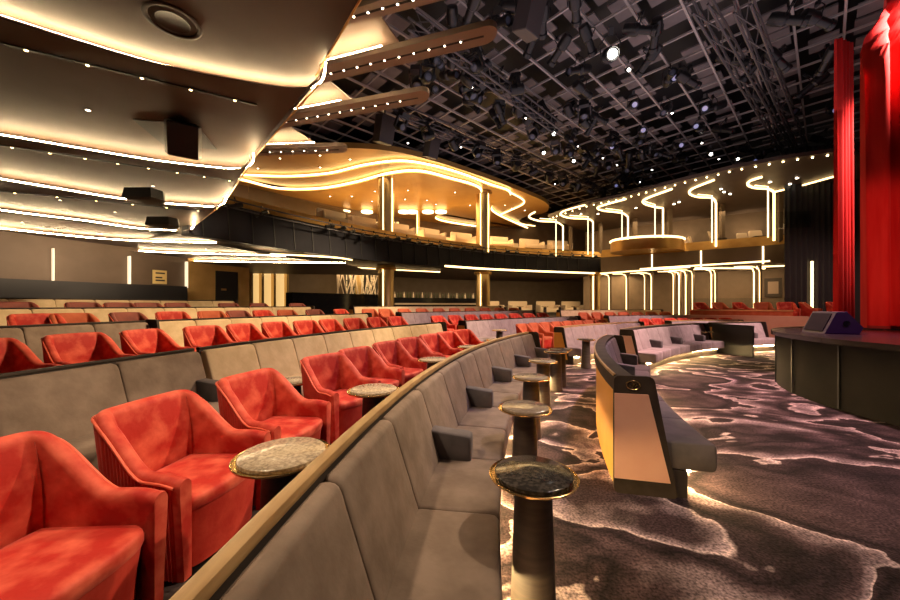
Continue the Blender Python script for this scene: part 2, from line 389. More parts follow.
banquette(17.2, rad(-3), rad(12.9), TZ[0], 6, 'shadowed grey velvet banquette at the left edge behind the near red chairs', M['velvet'], Gb, ends=(0, 0), arms=6, led=False, rail='rail_dark')
banquette(17.2, rad(13.1), rad(34), TZ[0], 9, 'tan-lit velvet banquette behind the front row of red chairs', M['velvet_lit'], Gb, ends=(0, 1), arms=0, led=False, rail='rail_dark')  # lit part of the bank; shadow edge drawn as a change of velvet
banquette(17.2, rad(37.5), rad(60), TZ[0], 10, 'lavender-lit grey banquette across the aisle at centre on the first tier', M['velvet_mauve_lit'], Gb, split=False, arms=0, led=False, rail='rail_dark')
banquette(17.2, rad(66), rad(86), TZ[0], 9, 'pink-lit grey banquette on the first tier right of centre', M['velvet_mauve_lit'], Gb, split=False, arms=0, led=False, rail='rail_dark')
banquette(19.9, rad(-4), rad(17), TZ[1], 10, 'grey velvet banquette on the second tier at left', M['velvet'], Gb, split=False, ends=(0, 0), arms=0, led=False, rail='rail_dark')
banquette(19.9, rad(17.2), rad(33.5), TZ[1], 8, 'tan-lit banquette on the second tier left of the columns', M['velvet_lit'], Gb, split=False, arms=0, led=False, rail='rail_dark')
banquette(19.9, rad(37.5), rad(60), TZ[1], 11, 'grey banquette on the second tier at centre', M['velvet_mauve_lit'], Gb, split=False, arms=0, led=False, rail='rail_dark')
banquette(19.9, rad(65), rad(84), TZ[1], 9, 'cream lit banquette on the second tier right of centre', M['velvet_lit'], Gb, split=False, arms=0, led=False, rail='rail_dark')
banquette(22.5, rad(-4), rad(33), TZ[2], 20, 'tan-lit banquette on the third tier at left, in front of the dark half wall', M['velvet_lit'], Gb, split=False, arms=0, led=False, rail='rail_dark')
banquette(22.5, rad(37.5), rad(60), TZ[2], 12, 'beige-lit banquette on the third tier in front of the bar', M['velvet_lit'], Gb, split=False, arms=0, led=False, rail='rail_dark')
banquette(25.1, rad(-4), rad(30), TZ[3], 20, 'highest tan-lit banquette at left just below the dark half wall', M['velvet_lit'], Gb, split=False, arms=0, led=False, rail='rail_dark')
# dark cheek wall beside the stage banquette
mb = MB(); aa = rad(66.7); mb.arc([(11.75, 0), (12.9, 0), (12.9, .98), (11.75, .96)], aa-.004, aa+.004, 1)
tag(mb.build('screen_panel', M['wall_black']), 'black side screen at the near end of the mauve-lit banquette by the stage', 'screen')

# ------------------------------------------------------------------ tub chair
def chair_proto(label, inner, outer):
    t = thing('tub_chair', label, 'chair', (0, 0, 0), 'red tub chairs')
    def upath(hw, xf, xb, r, n, ribs=0.0):
        pts = []; segL = []
        # start at arm front y=-hw, back along side, round the corner, across back, to y=+hw
        def seg(a, b, k): 
            for i in range(k): pts.append((a[0]+(b[0]-a[0])*i/k, a[1]+(b[1]-a[1])*i/k))
        def corner(cx, cy, a_, b_, k):
            for i in range(k): q = a_+(b_-a_)*i/k; pts.append((cx+r*math.cos(q), cy+r*math.sin(q)))
        seg((xf, -hw), (xb+r, -hw*1.0), n)
        corner(xb+r, -hw+r, -PI/2, -PI, max(4, n//3))
        seg((xb, -hw+r), (xb, hw-r), n)
        corner(xb+r, hw-r, PI, PI/2, max(4, n//3))
        seg((xb+r, hw), (xf, hw), n); pts.append((xf, hw))
        return [(x, y*(1-.17*(min(1, max(0, (.30-x)/(.30-xb))))**1.2)) for x, y in pts]
    def H(x, y):
        u = min(1, max(0, (x+.22)/.34)); s_ = u*u*(3-2*u)
        return .865-.275*s_+.012*(1-(y/.38)**2)*(1-s_) - .03*max(0, (x-.2)/.15)**2
    def lean(x, z): 
        b_ = max(0, min(1, (.1-x)/.4)); return -b_*.06*max(0, z-.3)/.55
    out = upath(.365, .30, -.25, .13, 76); inn = upath(.285, .285, -.165, .045, 76)
    N = len(out)
    mb = MB(); rings = []
    for i, (x, y) in enumerate(out):
        dx, dy = (out[min(i+1, N-1)][0]-out[max(i-1, 0)][0], out[min(i+1, N-1)][1]-out[max(i-1, 0)][1]); L = math.hypot(dx, dy)
        nx, ny = dy/L, -dx/L
        if nx*x+ny*y < 0: nx, ny = -nx, -ny
        rb = .008*abs(math.sin(i*PI/4)) if 2 < i < N-3 else 0
        col = []
        for k in range(9):
            z = .07+(H(x, y)-.02-.07)*k/8; tp = -.03*(1-k/8)
            col.append((x+nx*(rb+tp)+lean(x, z), y+ny*(rb+tp), z))
        rings.append(col)
    mb.loft(rings, closed=False, caps=False)
    # close the front arm ends
    mb.build('ribbed_shell', outer, t, 60, True)
    mb = MB(); rings = []
    for i in range(N):
        xo, yo = out[i]; xi, yi = inn[i]; h = H(xo, yo); col = []
        A = Vector((xo+lean(xo, h), yo, h-.03)); B = Vector((xi+lean(xo, h), yi, h-.03)); Cc = (A+B)/2
        rad_ = (A-B).length/2
        dirv = (A-Cc).normalized()
        for k in range(7):
            q = PI*k/6; col.append(Cc+dirv*rad_*1.04*math.cos(q)+Vector((0, 0, .042*math.sin(q))))
        for k in range(1, 6):
            z = h-.03-(h-.03-.38)*k/5; col.append(Vector((xi+lean(xo, z)+.02*math.sin(PI*k/5)*(1 if xi < -.15 else 0), yi, z)))
        rings.append(col)
    mb.loft(rings, closed=False, caps=False)
    # rolled front faces of both arms
    for j in (0, N-1):
        xo, yo = out[j]; xi, yi = inn[j]; s_ = 1 if yo > 0 else -1; h = H(xo, yo)
        ys = (yo-.03*s_, yi)
        prof = []
        for k in range(9):
            q = PI*k/8; prof.append(((yo+yi)/2+abs(yo-yi)/2*math.cos(q), h-.03+.042*math.sin(q)))
        prof += [((yi if s_ > 0 else yo+.03), .07), ((yo-.03 if s_ > 0 else yi), .07)] if s_ > 0 else [((yo+.03), .07), (yi, .07)]
        if s_ < 0: prof = prof[:9]+[(yo+.03, .07), (yi, .07)]
        mb.loft([[(xo-.03, a, b) for a, b in prof], [(xo+.015, a, b) for a, b in prof], [(xo+.028, (a-(yo+yi)/2)*.86+(yo+yi)/2, (b-.35)*.985+.35) for a, b in prof]])
    mb.build('backrest', inner, t, 50, True)
    pts = [(out[i][0]+lean(out[i][0], H(*out[i]))*1.0, out[i][1]*1.012, H(*out[i])-.022) for i in range(0, N, 2)]
    pts = [(x - (.006 if x < -.23 else 0), y, z) for x, y, z in pts]
    MB().tube(pts, .0075, 6).build('piping', M['piping'], t, 60, True)
    # seat
    plan = [(-.165, -.235), (-.165, .235), (.25, .292)]
    for k in range(9):
        q = PI/2-PI*k/8; plan.append((.25+.105*math.cos(q)**.7 if abs(q) < 1.57 else .25, .292*math.sin(q)))
    plan.append((.25, -.292))
    plan = round_poly(plan, .02, 2)
    c = Vector((.03, 0))
    def sc(k, z): return [((x-c.x)*k+c.x, (y)*k, z) for x, y in plan]
    MB().loft([sc(.985, .385), sc(1, .40), sc(1, .43), sc(.985, .448), sc(.95, .457), sc(.7, .468), sc(.3, .474)]).build('seat_cushion', inner, t, 50, True)
    MB().loft([sc(.90, .07), sc(.93, .25), sc(.975, .384)]).build('seat_skirt', outer, t, 50, True)
    MB().loft([sc(.85, .0), sc(.85, .07)]).build('plinth', M['black'], t, 30, True)
    return t
proto = chair_proto('red velvet tub chair', M['red'], M['red_shaded'])
M['wine'] = noisy('wine_velvet', (.16, .03, .02), (.24, .05, .03), 5, .7, 0, .3)
proto_dark = chair_proto('wine tub chair', M['wine'], M['wine'])
proto_rust = chair_proto('rust tub chair', M['orange_velvet'], M['red_shaded'])
used = {}
def place_chair(pr, R, a, z, label, group, turn=0.0):
    c = pr if pr.name not in used else copy_tree(pr)
    used[pr.name] = 1
    c.location = P(R, a, z); d = P(R-1, a)-P(R, a)
    c.rotation_euler = (0, 0, math.atan2(d.y, d.x)+turn)
    c['label'] = label; c['group'] = group; c['category'] = 'chair'
    return c
ORD = ['nearest', 'second', 'third', 'fourth', 'fifth', 'sixth', 'seventh', 'eighth', 'ninth', 'tenth', 'eleventh', 'twelfth', 'thirteenth', 'fourteenth', 'fifteenth', 'sixteenth', 'seventeenth', 'eighteenth', 'nineteenth', 'twentieth']
RC = 15.76
Ys = [1.34, 2.12, 2.92, 3.93, 4.6, 5.4, 6.05, 6.8, 7.4, 8.05]
extra = ['cut off by the left frame edge', 'with ribbed arm by the pale marble table', 'in front of the low pale table', 'showing its ribbed side', '', '', '', '', '', 'by the aisle']
for i, y in enumerate(Ys):
    place_chair(proto, RC, math.asin(y/RC), TZ[0], ('red tub chair, %s in the front row %s' % (ORD[i], extra[i])).strip(), 'red tub chairs in the front row', [0, .02, -.05, -.25, -.2, -.15, -.2, -.2, -.2, -.2][i])
for i in range(8):
    place_chair(proto_rust, RC, rad(42.5+i*2.45), TZ[0], 'rust-red tub chair %s from the left in the row behind the centre mauve-lit banquette' % ORD[i].replace('nearest', 'first'), 'tub chairs behind the centre banquette')
for i in range(7):
    place_chair(proto, RC, rad(69+i*2.6), TZ[0], 'red tub chair %s from the left in the far right row behind the pale banquettes' % ORD[i].replace('nearest', 'first'), 'tub chairs at far right')
for i, u in enumerate([-6, 88, 156, 211, 250, 282, 311, 335, 358, 380, 400]):
    place_chair(proto, 18.95, th_px(u, 18.95), TZ[1], 'red tub chair on the second tier, %s from the left above the tan-lit banquette rail' % ORD[i].replace('nearest', 'first'), 'tub chairs on the second tier', random.uniform(-.1, .3))
for i in range(8):
    place_chair(proto, 18.35, rad(39+i*2.7), TZ[1], 'red tub chair %s from left in the centre row of the second tier' % ORD[i].replace('nearest', 'first'), 'tub chairs in the centre of the second tier')
for i in range(7):
    place_chair(proto_rust, 18.35, rad(66+i*2.6), TZ[1], 'rust tub chair %s from the left in the right row of the second tier' % ORD[i].replace('nearest', 'first'), 'rust tub chairs on the second tier')
for i, u in enumerate([42, 80, 135, 177, 216, 243, 268, 291, 318, 345, 372]):
    place_chair([proto, proto_rust, proto_dark][i % 3], 21.5, th_px(u, 21.5), TZ[2], 'tub chair on third tier, %s from left along the back rows' % ORD[i].replace('nearest', 'first'), 'tub chairs on the third tier', random.uniform(-.1, .2))
for i in range(9):
    place_chair(proto_rust, 21.0, rad(39+i*2.6), TZ[2], 'tiny rust tub chair %s from the left before the bar on the third tier' % ORD[i].replace('nearest', 'first'), 'tub chairs before the bar')
for i, u in enumerate([20, 88, 124, 152, 181, 232, 262, 300]):
    place_chair(proto_dark, 23.7, th_px(u, 23.7), TZ[3], 'tub chair on the highest tier, %s from the left near the dark half wall' % ORD[i].replace('nearest', 'first'), 'tub chairs on the highest tier')

# ------------------------------------------------------------------ cocktail tables
def table_proto(top, h=.74):
    t = thing('cocktail_table', 'table', 'table', (0, 0, 0), 'cocktail tables')
    MB().lathe([(.085, .012), (.118, 0), (.122, .02), (.116, .03), (.094, h-.075), (.094, h-.06)][1:], n=40).build('pedestal', M['dark_wood'], t, 40, True)
    MB().lathe([(.06, h-.06), (.052, h-.05), (.075, h-.043), (.09, h-.036)], n=32).build('collar', M['brass_soft'], t, 40, True)
    MB().lathe([(.12, h-.036), (.205, h-.034), (.223, h-.026), (.226, h-.016), (.221, h-.014), (.215, h-.022), (.1, h-.024)], n=56).build('rim', M['brass'], t, 40, True)
    MB().lathe([(.19, h-.023), (.197, h-.02), (.197, h-.004), (.192, h), (.05, h)], n=56).build('marble_top', top, t, 40, True)
    return t
tp = table_proto(M['marble']); tpt = table_proto(M['marble_sheen']); tpl = table_proto(M['marble_light']); tps = table_proto(M['marble_light'], .62)
def place_table(pr, x, y, z, label, group, sc=1):
    c = pr if pr.name not in used else copy_tree(pr)
    used[pr.name] = 1
    c.location = (x, y, z); c['label'] = label; c['group'] = group; c['category'] = 'table'; return c
G1 = 'cocktail tables along the foreground banquette'
for i, (y, lab) in enumerate([(1.81, 'cocktail table with speckled dark marble top and brass rim, nearest the camera'),
        (2.98, 'cocktail table on dark cone foot, second from the camera along the foreground banquette'),
        (4.24, 'third cocktail table along the foreground banquette'),
        (5.47, 'fourth cocktail table along the foreground banquette'),
        (6.9, 'fifth cocktail table, near the far end of the foreground banquette')]):
    R = 13.69; a = math.asin(y/R); p = P(R, a); place_table(tpt if i in (1, 2, 3) else tp, p.x, p.y, 0, lab, G1)
p = at(556, 350, 6.55); place_table(tp, p.x, p.y, 0, 'dark cone cocktail table standing in the aisle end beside the golden end panel', G1)
p = at(586, 339, 8.9); place_table(tp, p.x, p.y, 0, 'dark cocktail table in front of the far mauve-lit banquette, left of the emblem banquette', G1)
p = at(712, 335, 11.6); place_table(tp, p.x-.3, p.y-.1, 0, 'small dark cocktail table between the two far right banquettes', G1)
G2 = 'pale marble tables among the red chairs'
for R, y, lab in [(14.92, 1.72, 'pale marble cocktail table beside the near red chairs, behind the oak rail'),
        (14.97, 3.03, 'second pale marble table behind the oak rail, beside the shaded-side chair'),
        (14.97, 4.7, 'third pale marble table behind the oak rail'), (14.97, 6.15, 'fourth pale marble table behind the oak rail'),
        (14.97, 7.4, 'farthest pale marble table behind the oak rail')]:
    p = P(R, math.asin(y/R)); place_table(tpl, p.x, p.y, TZ[0], lab, G2)
G3 = 'low tables by the tan banquette'
for u, pr, lab in [(156, tp, 'dark marble table between the left-edge chairs and the shadowed banquette'), (292, tps, 'pale round table between third chair and tan-lit banquette'), (366, tps, 'small pale table before the tan-lit banquette, behind the middle red chairs')]:
    a = th_px(u, 16.25); p = P(16.25, a); place_table(pr, p.x, p.y, TZ[0], lab, G3)
for i, a in enumerate([39.2, 47, 53]):
    p = P(16.2, rad(a)); place_table(tpl, p.x, p.y, TZ[0], ['pale table at the aisle end of the lavender-lit banquette', 'pale table left of middle in front of the lavender-lit banquette', 'pale table right of middle in front of the lavender-lit banquette'][i], G3)

# ------------------------------------------------------------------ stage, monitor, curtains
SC = Vector((9.6, 4.9)); SR = 3.75
def stage_pts(r):
    pts = []
    for k in range(41):
        q = rad(100)+rad(200)*k/40; pts.append((SC.x+r*math.cos(q), SC.y+r*math.sin(q)))
    pts.append((20, pts[-1][1]-1)); pts.append((20, 10.6)); pts.append((pts[0][0]+2.0, 10.6)); 
    return pts
st = thing('stage', 'low black thrust stage with curved front and glossy deck at right', 'stage', (SC.x, SC.y, 0))
MB().prism(stage_pts(SR-.06), 0, 1.0).build('stage_front', M['stage_front'], st, 30)
MB().prism(stage_pts(SR+.02), 1.0, 1.08).build('stage_deck', M['stage'], st, 30)
mb = MB()
for k in range(13):
    q = rad(110)+rad(190)*k/12
    r = SR-.045; c = Vector((SC.x+r*math.cos(q), SC.y+r*math.sin(q), .5)); mb.box(c, (.02, .03, .96), Matrix.Rotation(q, 3, 'Z'))
mb.build('panel_seam', M['black'], st, 0)
MB().prism([(SC.x+(SR-.09)*math.cos(rad(100+200*k/40)), SC.y+(SR-.03)*math.sin(rad(100+200*k/40))) for k in range(41)], 0, .07).build('kick_board', M['black_gloss'], st, 30)
# wedge monitor
mo = at(830, 333, 6.55); mo.z = 1.08
mt = thing('stage_monitor', 'black wedge floor monitor lit purple on the stage edge', 'speaker', tuple(mo))
prof = [(-.34, .0), (.30, 0), (.37, .12), (.08, .42), (-.12, .42)]
ang = Matrix.Rotation(rad(-106), 3, 'Z')
def wedge(sx, sc_): return [mo + ang @ Vector((sx, (a-.02)*sc_*.8+.02, ((b-.21)*sc_+.21)*.95)) for a, b in prof]
mb = MB(); mb.loft([wedge(-.30, .96), wedge(-.285, 1), wedge(.285, 1), wedge(.30, .96)]); mb.build('cabinet', mat('monitor_black', (.05, .045, .055), .5), mt, 30)
mb = MB(); g0 = [mo+ang @ Vector((s, y, z)) for s, y, z in ((-.24, -.25, .04), (.24, -.25, .04), (.24, -.11, .36), (-.24, -.11, .36))]
nrm = (ang @ Vector((0, -.42, .22))).normalized(); mb.loft([[p+nrm*.004 for p in g0], [p+nrm*.014 for p in g0]]); mb.build('grille', M['stage_front'], mt, 0)
MB().lathe([(.05, 0), (.05, .01), (.035, .012), (.03, .004)], mo+ang @ Vector((.302, .05, .19)), 16, ang @ Matrix.Rotation(PI/2, 3, 'Y')).build('handle', M['black_gloss'], mt)
M['curtain'] = noisy('red_curtain', (.42, .012, .012), (.52, .03, .025), 2, .8, sheen=.3, stretch=(3, 3, .3), spec=.1)
def curtain(p0, p1, zb, zt, folds, amp, label, shift=None, n=150, group='stage curtains', name='stage_curtain'):
    p0 = Vector(p0); p1 = Vector(p1); d = (p1-p0); L = d.length; t = d/L; nn = Vector((-t.y, t.x))
    t_ = thing(name, label, 'curtain', (p0.x, p0.y, zb), group)
    rnd = random.Random(folds); ph = [rnd.uniform(-.5, .5) for _ in range(12)]
    rows = []; K = 26
    for k in range(K+1):
        f = k/K; z = zb+(zt-zb)*f; row = []
        s0 = shift(f) if shift else 0
        for i in range(n+1):
            s = s0/L+(1-s0/L)*i/n
            w = amp*(math.sin(s*folds*2*PI+ph[0]+.5*math.sin(s*9+ph[1]))+.35*math.sin(s*folds*4.3*PI+ph[2]+f*1.2))*(1-.25*f)
            x = L*s+amp*.4*math.cos(s*folds*2*PI+f)
            q = p0+t*x+nn*w
            row.append((q.x, q.y, z))
        rows.append(row)
    back = [[(x+nn.x*-.02, y+nn.y*-.02, z) for x, y, z in r] for r in rows]
    mb = MB(); mb.loft([r+list(reversed(b)) for r, b in zip(rows, back)])
    mb.build('drape', M['curtain'], t_, 80)
    hem = [r[:] for r in rows[:2]]
    mb = MB(); mb.loft([[(x, y, zb-.015+.06*k) for x, y, _ in rows[0]]+[(x+nn.x*-.03, y+nn.y*-.03, zb-.015+.06*k) for x, y, _ in reversed(rows[0])] for k in (0, 1)])
    mb.build('hem', mat('curtain_hem', (.2, .01, .01), .8), t_, 80)
    return t_
def sh(f):
    return .45*(max(0, f-.7)/.22)**1.7
curtain((8.82, 7.5), (11.6, 6.6), 1.12, 8.8, 8, .15, 'wide red velvet stage curtain hanging in deep folds at right edge', sh)
curtain((10.35, 9.4), (11.0, 9.6), 1.12, 8.75, 4, .07, 'narrow red curtain strip hanging left of the wide curtain')
curtain((12.3, 9.2), (13.8, 8.4), 1.12, 8.9, 5, .1, 'shadowed red curtain glimpsed in the gap between the two front curtains')
# black masking drape right
mb = MB(); rows = []
a_, b_ = Vector((15.6, 16.3)), Vector((20.5, 15.2))
for k in (0, 1):
    rows.append([(a_.x+(b_.x-a_.x)*i/160, a_.y+(b_.y-a_.y)*i/160+.05*math.sin(i*.9), .3+8.6*k) for i in range(161)])
mb.loft([r+[(x, y+.03, z) for x, y, z in reversed(r)] for r in rows])
tag(mb.build('black_drape', mat('black_drape', (.02, .02, .022), .8), smooth=60), 'tall black pleated masking drape left of the red curtain', 'curtain')

# ------------------------------------------------------------------ near left stepped soffits with light coves
def xy(v): return (v.x, v.y)
HS = [3.2, 3.08, 2.66, 2.38, 2.17, 1.98, 1.82, 1.66]
GAP = .12
LL = [None, [(-180, -36), (0, 18), (70, 40), (145, 62), (200, 74), (272, 87), (303, 89)], [(-180, 108), (0, 137), (90, 152), (160, 163), (223, 170), (237, 170)],
      [(-180, 150), (0, 181), (43, 188), (133, 202), (205, 208), (213, 208)], [(-180, 186), (0, 212), (90, 223), (140, 230), (178, 232), (183, 232)],
      [(-180, 208), (0, 230), (100, 240), (160, 243), (215, 244)], [(-180, 226), (0, 242), (150, 253), (230, 255.5), (285, 257)], [(-180, 240), (0, 252), (90, 258), (187, 262), (280, 263.5), (345, 264)]]
CRN = [None, [(312, 87), (318, 80), (320, 66)], [(245, 168), (249, 163), (249, 156)], [(219, 206), (222, 203), (223, 198)], [(187, 231), (190, 229), (191, 223)]]
FARL = [(-180, 256), (0, 264), (200, 271), (385, 274)]
def resample(pts, n):
    L = [0]
    for a, b in zip(pts, pts[1:]): L.append(L[-1]+math.hypot(b[0]-a[0], b[1]-a[1]))
    out = []
    for k in range(n+1):
        t = L[-1]*k/n; j = 0
        while j < len(L)-2 and L[j+1] < t: j += 1
        f = (t-L[j])/(L[j+1]-L[j]); out.append((pts[j][0]+(pts[j+1][0]-pts[j][0])*f, pts[j][1]+(pts[j+1][1]-pts[j][1])*f))
    return out
def vline(line, u):
    for (a, b), (c, d) in zip(line, line[1:]):
        if a <= u <= c: return b+(d-b)*(u-a)/(c-a)
    return line[-1][1]+(u-line[-1][0])*.12
def onp(u, v, i):
    if i == 0: return onh(u, v, 3.2)
    far = LL[i+1] if i < 7 else FARL; hf = HS[i+1]+GAP if i < 7 else 1.6
    vn = vline(LL[i], u); vf = vline(far, u); Yn = F*HS[i]/(HOR-vn); Yf = F*hf/(HOR-vf)
    s_ = (hf-HS[i])/(Yf-Yn); Y = (HS[i]-s_*Yn)/((HOR-v)/F-s_)
    return Vector(((u-450)*Y/F, Y, EYE+(HOR-v)*Y/F))
for i in range(8):
    if i == 0:
        far = [(a, b+2.0) for a, b in LL[1]]
        px_ = [(432, -110), (360, 0), (316, 78)]+far[::-1]
        pts = [onh(u, v, 3.2) for u, v in px_]; pts = pts+[Vector((-9, .9, pts[0].z)), Vector((pts[0].x, .9, pts[0].z))]
        rows = None
    else:
        n_ = 36
        near = [onh(u, v, HS[i]) for u, v in resample(LL[i]+(CRN[i][:2] if i < 5 else []), n_)]
        fl = (LL[i+1]+(CRN[i+1][:2] if i < 4 else [])) if i < 7 else FARL
        far = [onh(u, v+1.5, HS[i+1]+GAP if i < 7 else 1.6) for u, v in resample(fl, n_)]
        rows = (near, far); pts = near
    t = thing('ceiling_soffit', None, None, tuple(pts[0]), kind='structure')
    if rows is None: MB().loft([pts, [p+Vector((0, 0, .3)) for p in pts]]).build('soffit_panel', M['soffit'], t, 0)
    else:
        up = Vector((0, 0, .018)); rr_ = []
        for a, b in zip(*rows):
            m_ = [a+(b-a)*k/6 for k in range(7)]; rr_.append(m_+[p+up for p in reversed(m_)])
        MB().loft(rr_).build('soffit_panel', M['soffit'], t, 20)
    if i:
        up = Vector((0, 0, 1)); crn = [onh(u, v, HS[i]) for u, v in LL[i][:-1]]
        crn += [onh(u, v, HS[i]) for u, v in [LL[i][-1]]+(CRN[i] if i < 5 else [])]
        path = spline(crn, 5)
        MB().tube([p+up*.022 for p in path], .011, 6).build('lip', M['lip'], t, 60)
        ins = []
        for k, p in enumerate(path):
            d = (path[min(k+1, len(path)-1)]-path[max(k-1, 0)]).normalized(); q_ = Vector((-d.y, d.x, 0)).normalized()
            ins.append(p+q_*.07+up*.06)
        MB().tube(ins, .012, 6).build('light_strip', M['led_cove'], t, 60)
for pa, pb, i in (((360, 0), (316, 76), 0), ((319, 84), (250, 162), 1), ((249, 166), (224, 203), 2), ((222, 205), (191, 228), 3)):
    a = onp(*pa, i); b = onp(*pb, i)
    if i == 0: a = a-(b-a)*.6
    tag(MB().tube([a, b], .014, 6).build('trim_edge', M['gold_trim']), kind='structure')
# slots with small lamps
def slot(i, pa, pb, n, t0=.05, t1=.95):
    dn = Vector((0, 0, -.006)); a = onp(*pa, i)+dn; b = onp(*pb, i)+dn
    o = thing('recessed_light_track', ['', 'dark light slot with five gold lamps in the nearest stepped soffit at top left', 'dark light slot with small lamps in the second stepped soffit', 'short light slot in the third stepped soffit'][i], 'light', tuple(a), 'slot lights in the stepped soffits')
    MB().bar(a, b, .05, .012).build('slot', M['black'], o, 0)
    for k in range(n):
        f = t0+(t1-t0)*k/max(1, n-1); c = a+(b-a)*f
        MB().lathe([(.018, -.0085), (.016, -.012), (.008, -.014)], c, 12).build('lamp', M['bulb_gold'], o)
slot(1, (0, 43), (257, 105), 5, .08, .89)
slot(2, (0, 145), (235, 181), 8, .04, .97)
slot(3, (0, 191), (205, 211), 6, .06, .96)
DL = [(1, 88, 110), (2, 153, 186), (3, 115, 212), (3, 60, 200), (4, 22, 222), (4, 150, 231), (5, 45, 248), (5, 130, 248), (6, 142, 255), (6, 235, 258), (6, 206, 249), (7, 212, 259), (7, 95, 257), (7, 260, 262)]
NAMEW = ['', 'first', 'second', 'third', 'fourth', 'fifth', 'sixth', 'seventh']
for k, (i, u, v) in enumerate(DL):
    c = onp(u, v, i)
    o = thing('downlight', 'small round downlight recessed in the %s stepped soffit, around %s of it' % (NAMEW[i], 'the left' if u < 90 else ('the middle' if u < 180 else 'the right')), 'light', tuple(c), 'downlights in the stepped soffits')
    MB().lathe([(.042, 0), (.042, -.006), (.03, -.008), (.03, -.002)], c, 20).build('bezel', M['fin'], o)
    MB().lathe([(.028, -.003), (.02, -.005)], c, 16).build('lamp', M['bulb'], o)
# big round ceiling speaker
c = onh(173, 21, HS[0])
o = thing('ceiling_speaker', 'large round flush speaker grille in the ceiling at top left', 'speaker', tuple(c))
MB().lathe([(.26, 0), (.27, -.012), (.25, -.02), (.225, -.014), (.22, 0)], c, 48).build('bezel', M['plinth'], o)
MB().lathe([(.215, -.002), (.16, -.01), (.158, -.014), (.15, -.01), (.05, -.008)], c, 48).build('grille', M['wall_black'], o)
# speaker in a dark recess, second soffit
tri = [onp(133, 119, 1), onp(163, 144, 1), onp(217, 149, 1), onp(196, 124, 1)]
o = thing('corner_loudspeaker', 'black wedge loudspeaker hanging from a dark recess in the soffit', 'speaker', tuple(tri[0]))
MB().loft([[p-Vector((0, 0, .012)) for p in tri], [p-Vector((0, 0, .002)) for p in tri]]).build('recess_plate', M['black'], o, 0)
c0 = onp(182, 128, 1)
cc = c0+Vector((.1, -.1, -.24))
rt = Matrix.Rotation(rad(35), 3, 'Z') @ Matrix.Rotation(rad(28), 3, 'X')
mb = MB(); pr = [(-.2, -.17), (.2, -.17), (.24, .0), (.16, .13), (0, .18), (-.16, .13), (-.24, 0)]
mb.loft([[cc+rt @ Vector((a*k, b*k, z)) for a, b in pr] for k, z in ((.9, -.26), (1, -.24), (1, .24), (.9, .26))]); mb.build('cabinet', mat('speaker_black', (.035, .03, .03), .35), o, 30)
MB().bar(cc, (c0.x, c0.y, c0.z), .05).build('bracket', M['black'], o, 0)
for (u, v, i, lab) in [(165, 218, 4, 'small black loudspeaker under the fourth soffit at left'), (147, 190, 3, 'flat black ceiling device on the third soffit')]:
    c = onp(u, v, i); c.z -= .12
    o = thing('soffit_speaker', lab, 'speaker', tuple(c))
    MB().loft([[c+Vector((a*k*1.5, b*k*1.5, z)) for a, b in pr] for k, z in ((.8, -.14), (1, -.1), (.9, .1), (.6, .12))]).build('cabinet', M['black'], o, 30)

# fins with lamp rows and lit triangular panels
def fin(i, root_t, root_b, tip_t, tip_b, h, label, n):
    a, b, c, d = (onh(*q, h) for q in (root_t, tip_t, tip_b, root_b))
    mid = (b+c)/2; ax = ((b-a)+(c-d)).normalized(); w = (b-c).length/2
    tip = [b]
    sd = (b-c).normalized()
    for k in range(1, 10):
        q = PI/2-PI*k/10; tip.append(mid+ax*w*math.cos(q)*1.0+sd*w*math.sin(q))
    pts = [a]+tip+[c, d]
    o = thing('ceiling_fin', label, 'ceiling fin', tuple(mid), 'ceiling fins'); z = EYE+h
    MB().prism([xy(p) for p in pts], z, z+.1).build('fin_body', M['fin'], o, 20)
    s0 = (a+d)/2; s1 = mid-ax*w*.1
    MB().bar(s0-Vector((0, 0, .002)), s1-Vector((0, 0, .002)), .035, .008).build('slot', M['black'], o, 0)
    for k in range(n):
        p = s0+(s1-s0)*(.1+.8*k/(n-1)); p.z -= .006
        MB().lathe([(.017, 0), (.015, -.006), (.008, -.009)], p, 12).build('lamp', M['bulb'], o)
    # strip along the near edge lighting the panel above
    nd = (a-d).normalized()
    MB().tube([a-nd*.06+Vector((0, 0, .15)), a+(b-a)*[.40, .52, .54, .8][i]-nd*.06+Vector((0, 0, .15))], .008, 6).build('light_strip', M['led_cove'], o)
HF = 4.5
fin(0, (330, 16), (330, 30), (440, -18), (444, 0), HF, 'slim rounded ceiling fin cut by the top frame edge', 7)
fin(1, (290, 75), (290, 91), (486, 26), (484, 45), HF, 'long rounded ceiling fin with lamp row reaching furthest right at top', 12)
fin(2, (262, 120), (262, 132), (419, 91), (419, 104), HF, 'middle rounded ceiling fin with lamp row below the long one', 12)
fin(3, (225, 150), (225, 157), (338, 146), (341, 153), HF+.0, 'lowest short ceiling fin with lamp row above the gold canopy', 9)
for k, q in enumerate([[(300, 72), (399, 42), (378, 12), (362, 11), (320, 50)], [(270, 118), (353, 101), (325, 77), (300, 84)], [(230, 153), (320, 146), (286, 124), (262, 127)], [(330, 20), (376, 4), (366, -22), (340, -12)]]):
    pts = [onh(u, v, HF+.3) for u, v in q]
    tag(MB().prism([xy(p) for p in pts], EYE+HF+.30, EYE+HF+.32).build('ceiling_panel', M['fin'], smooth=0), kind='structure')

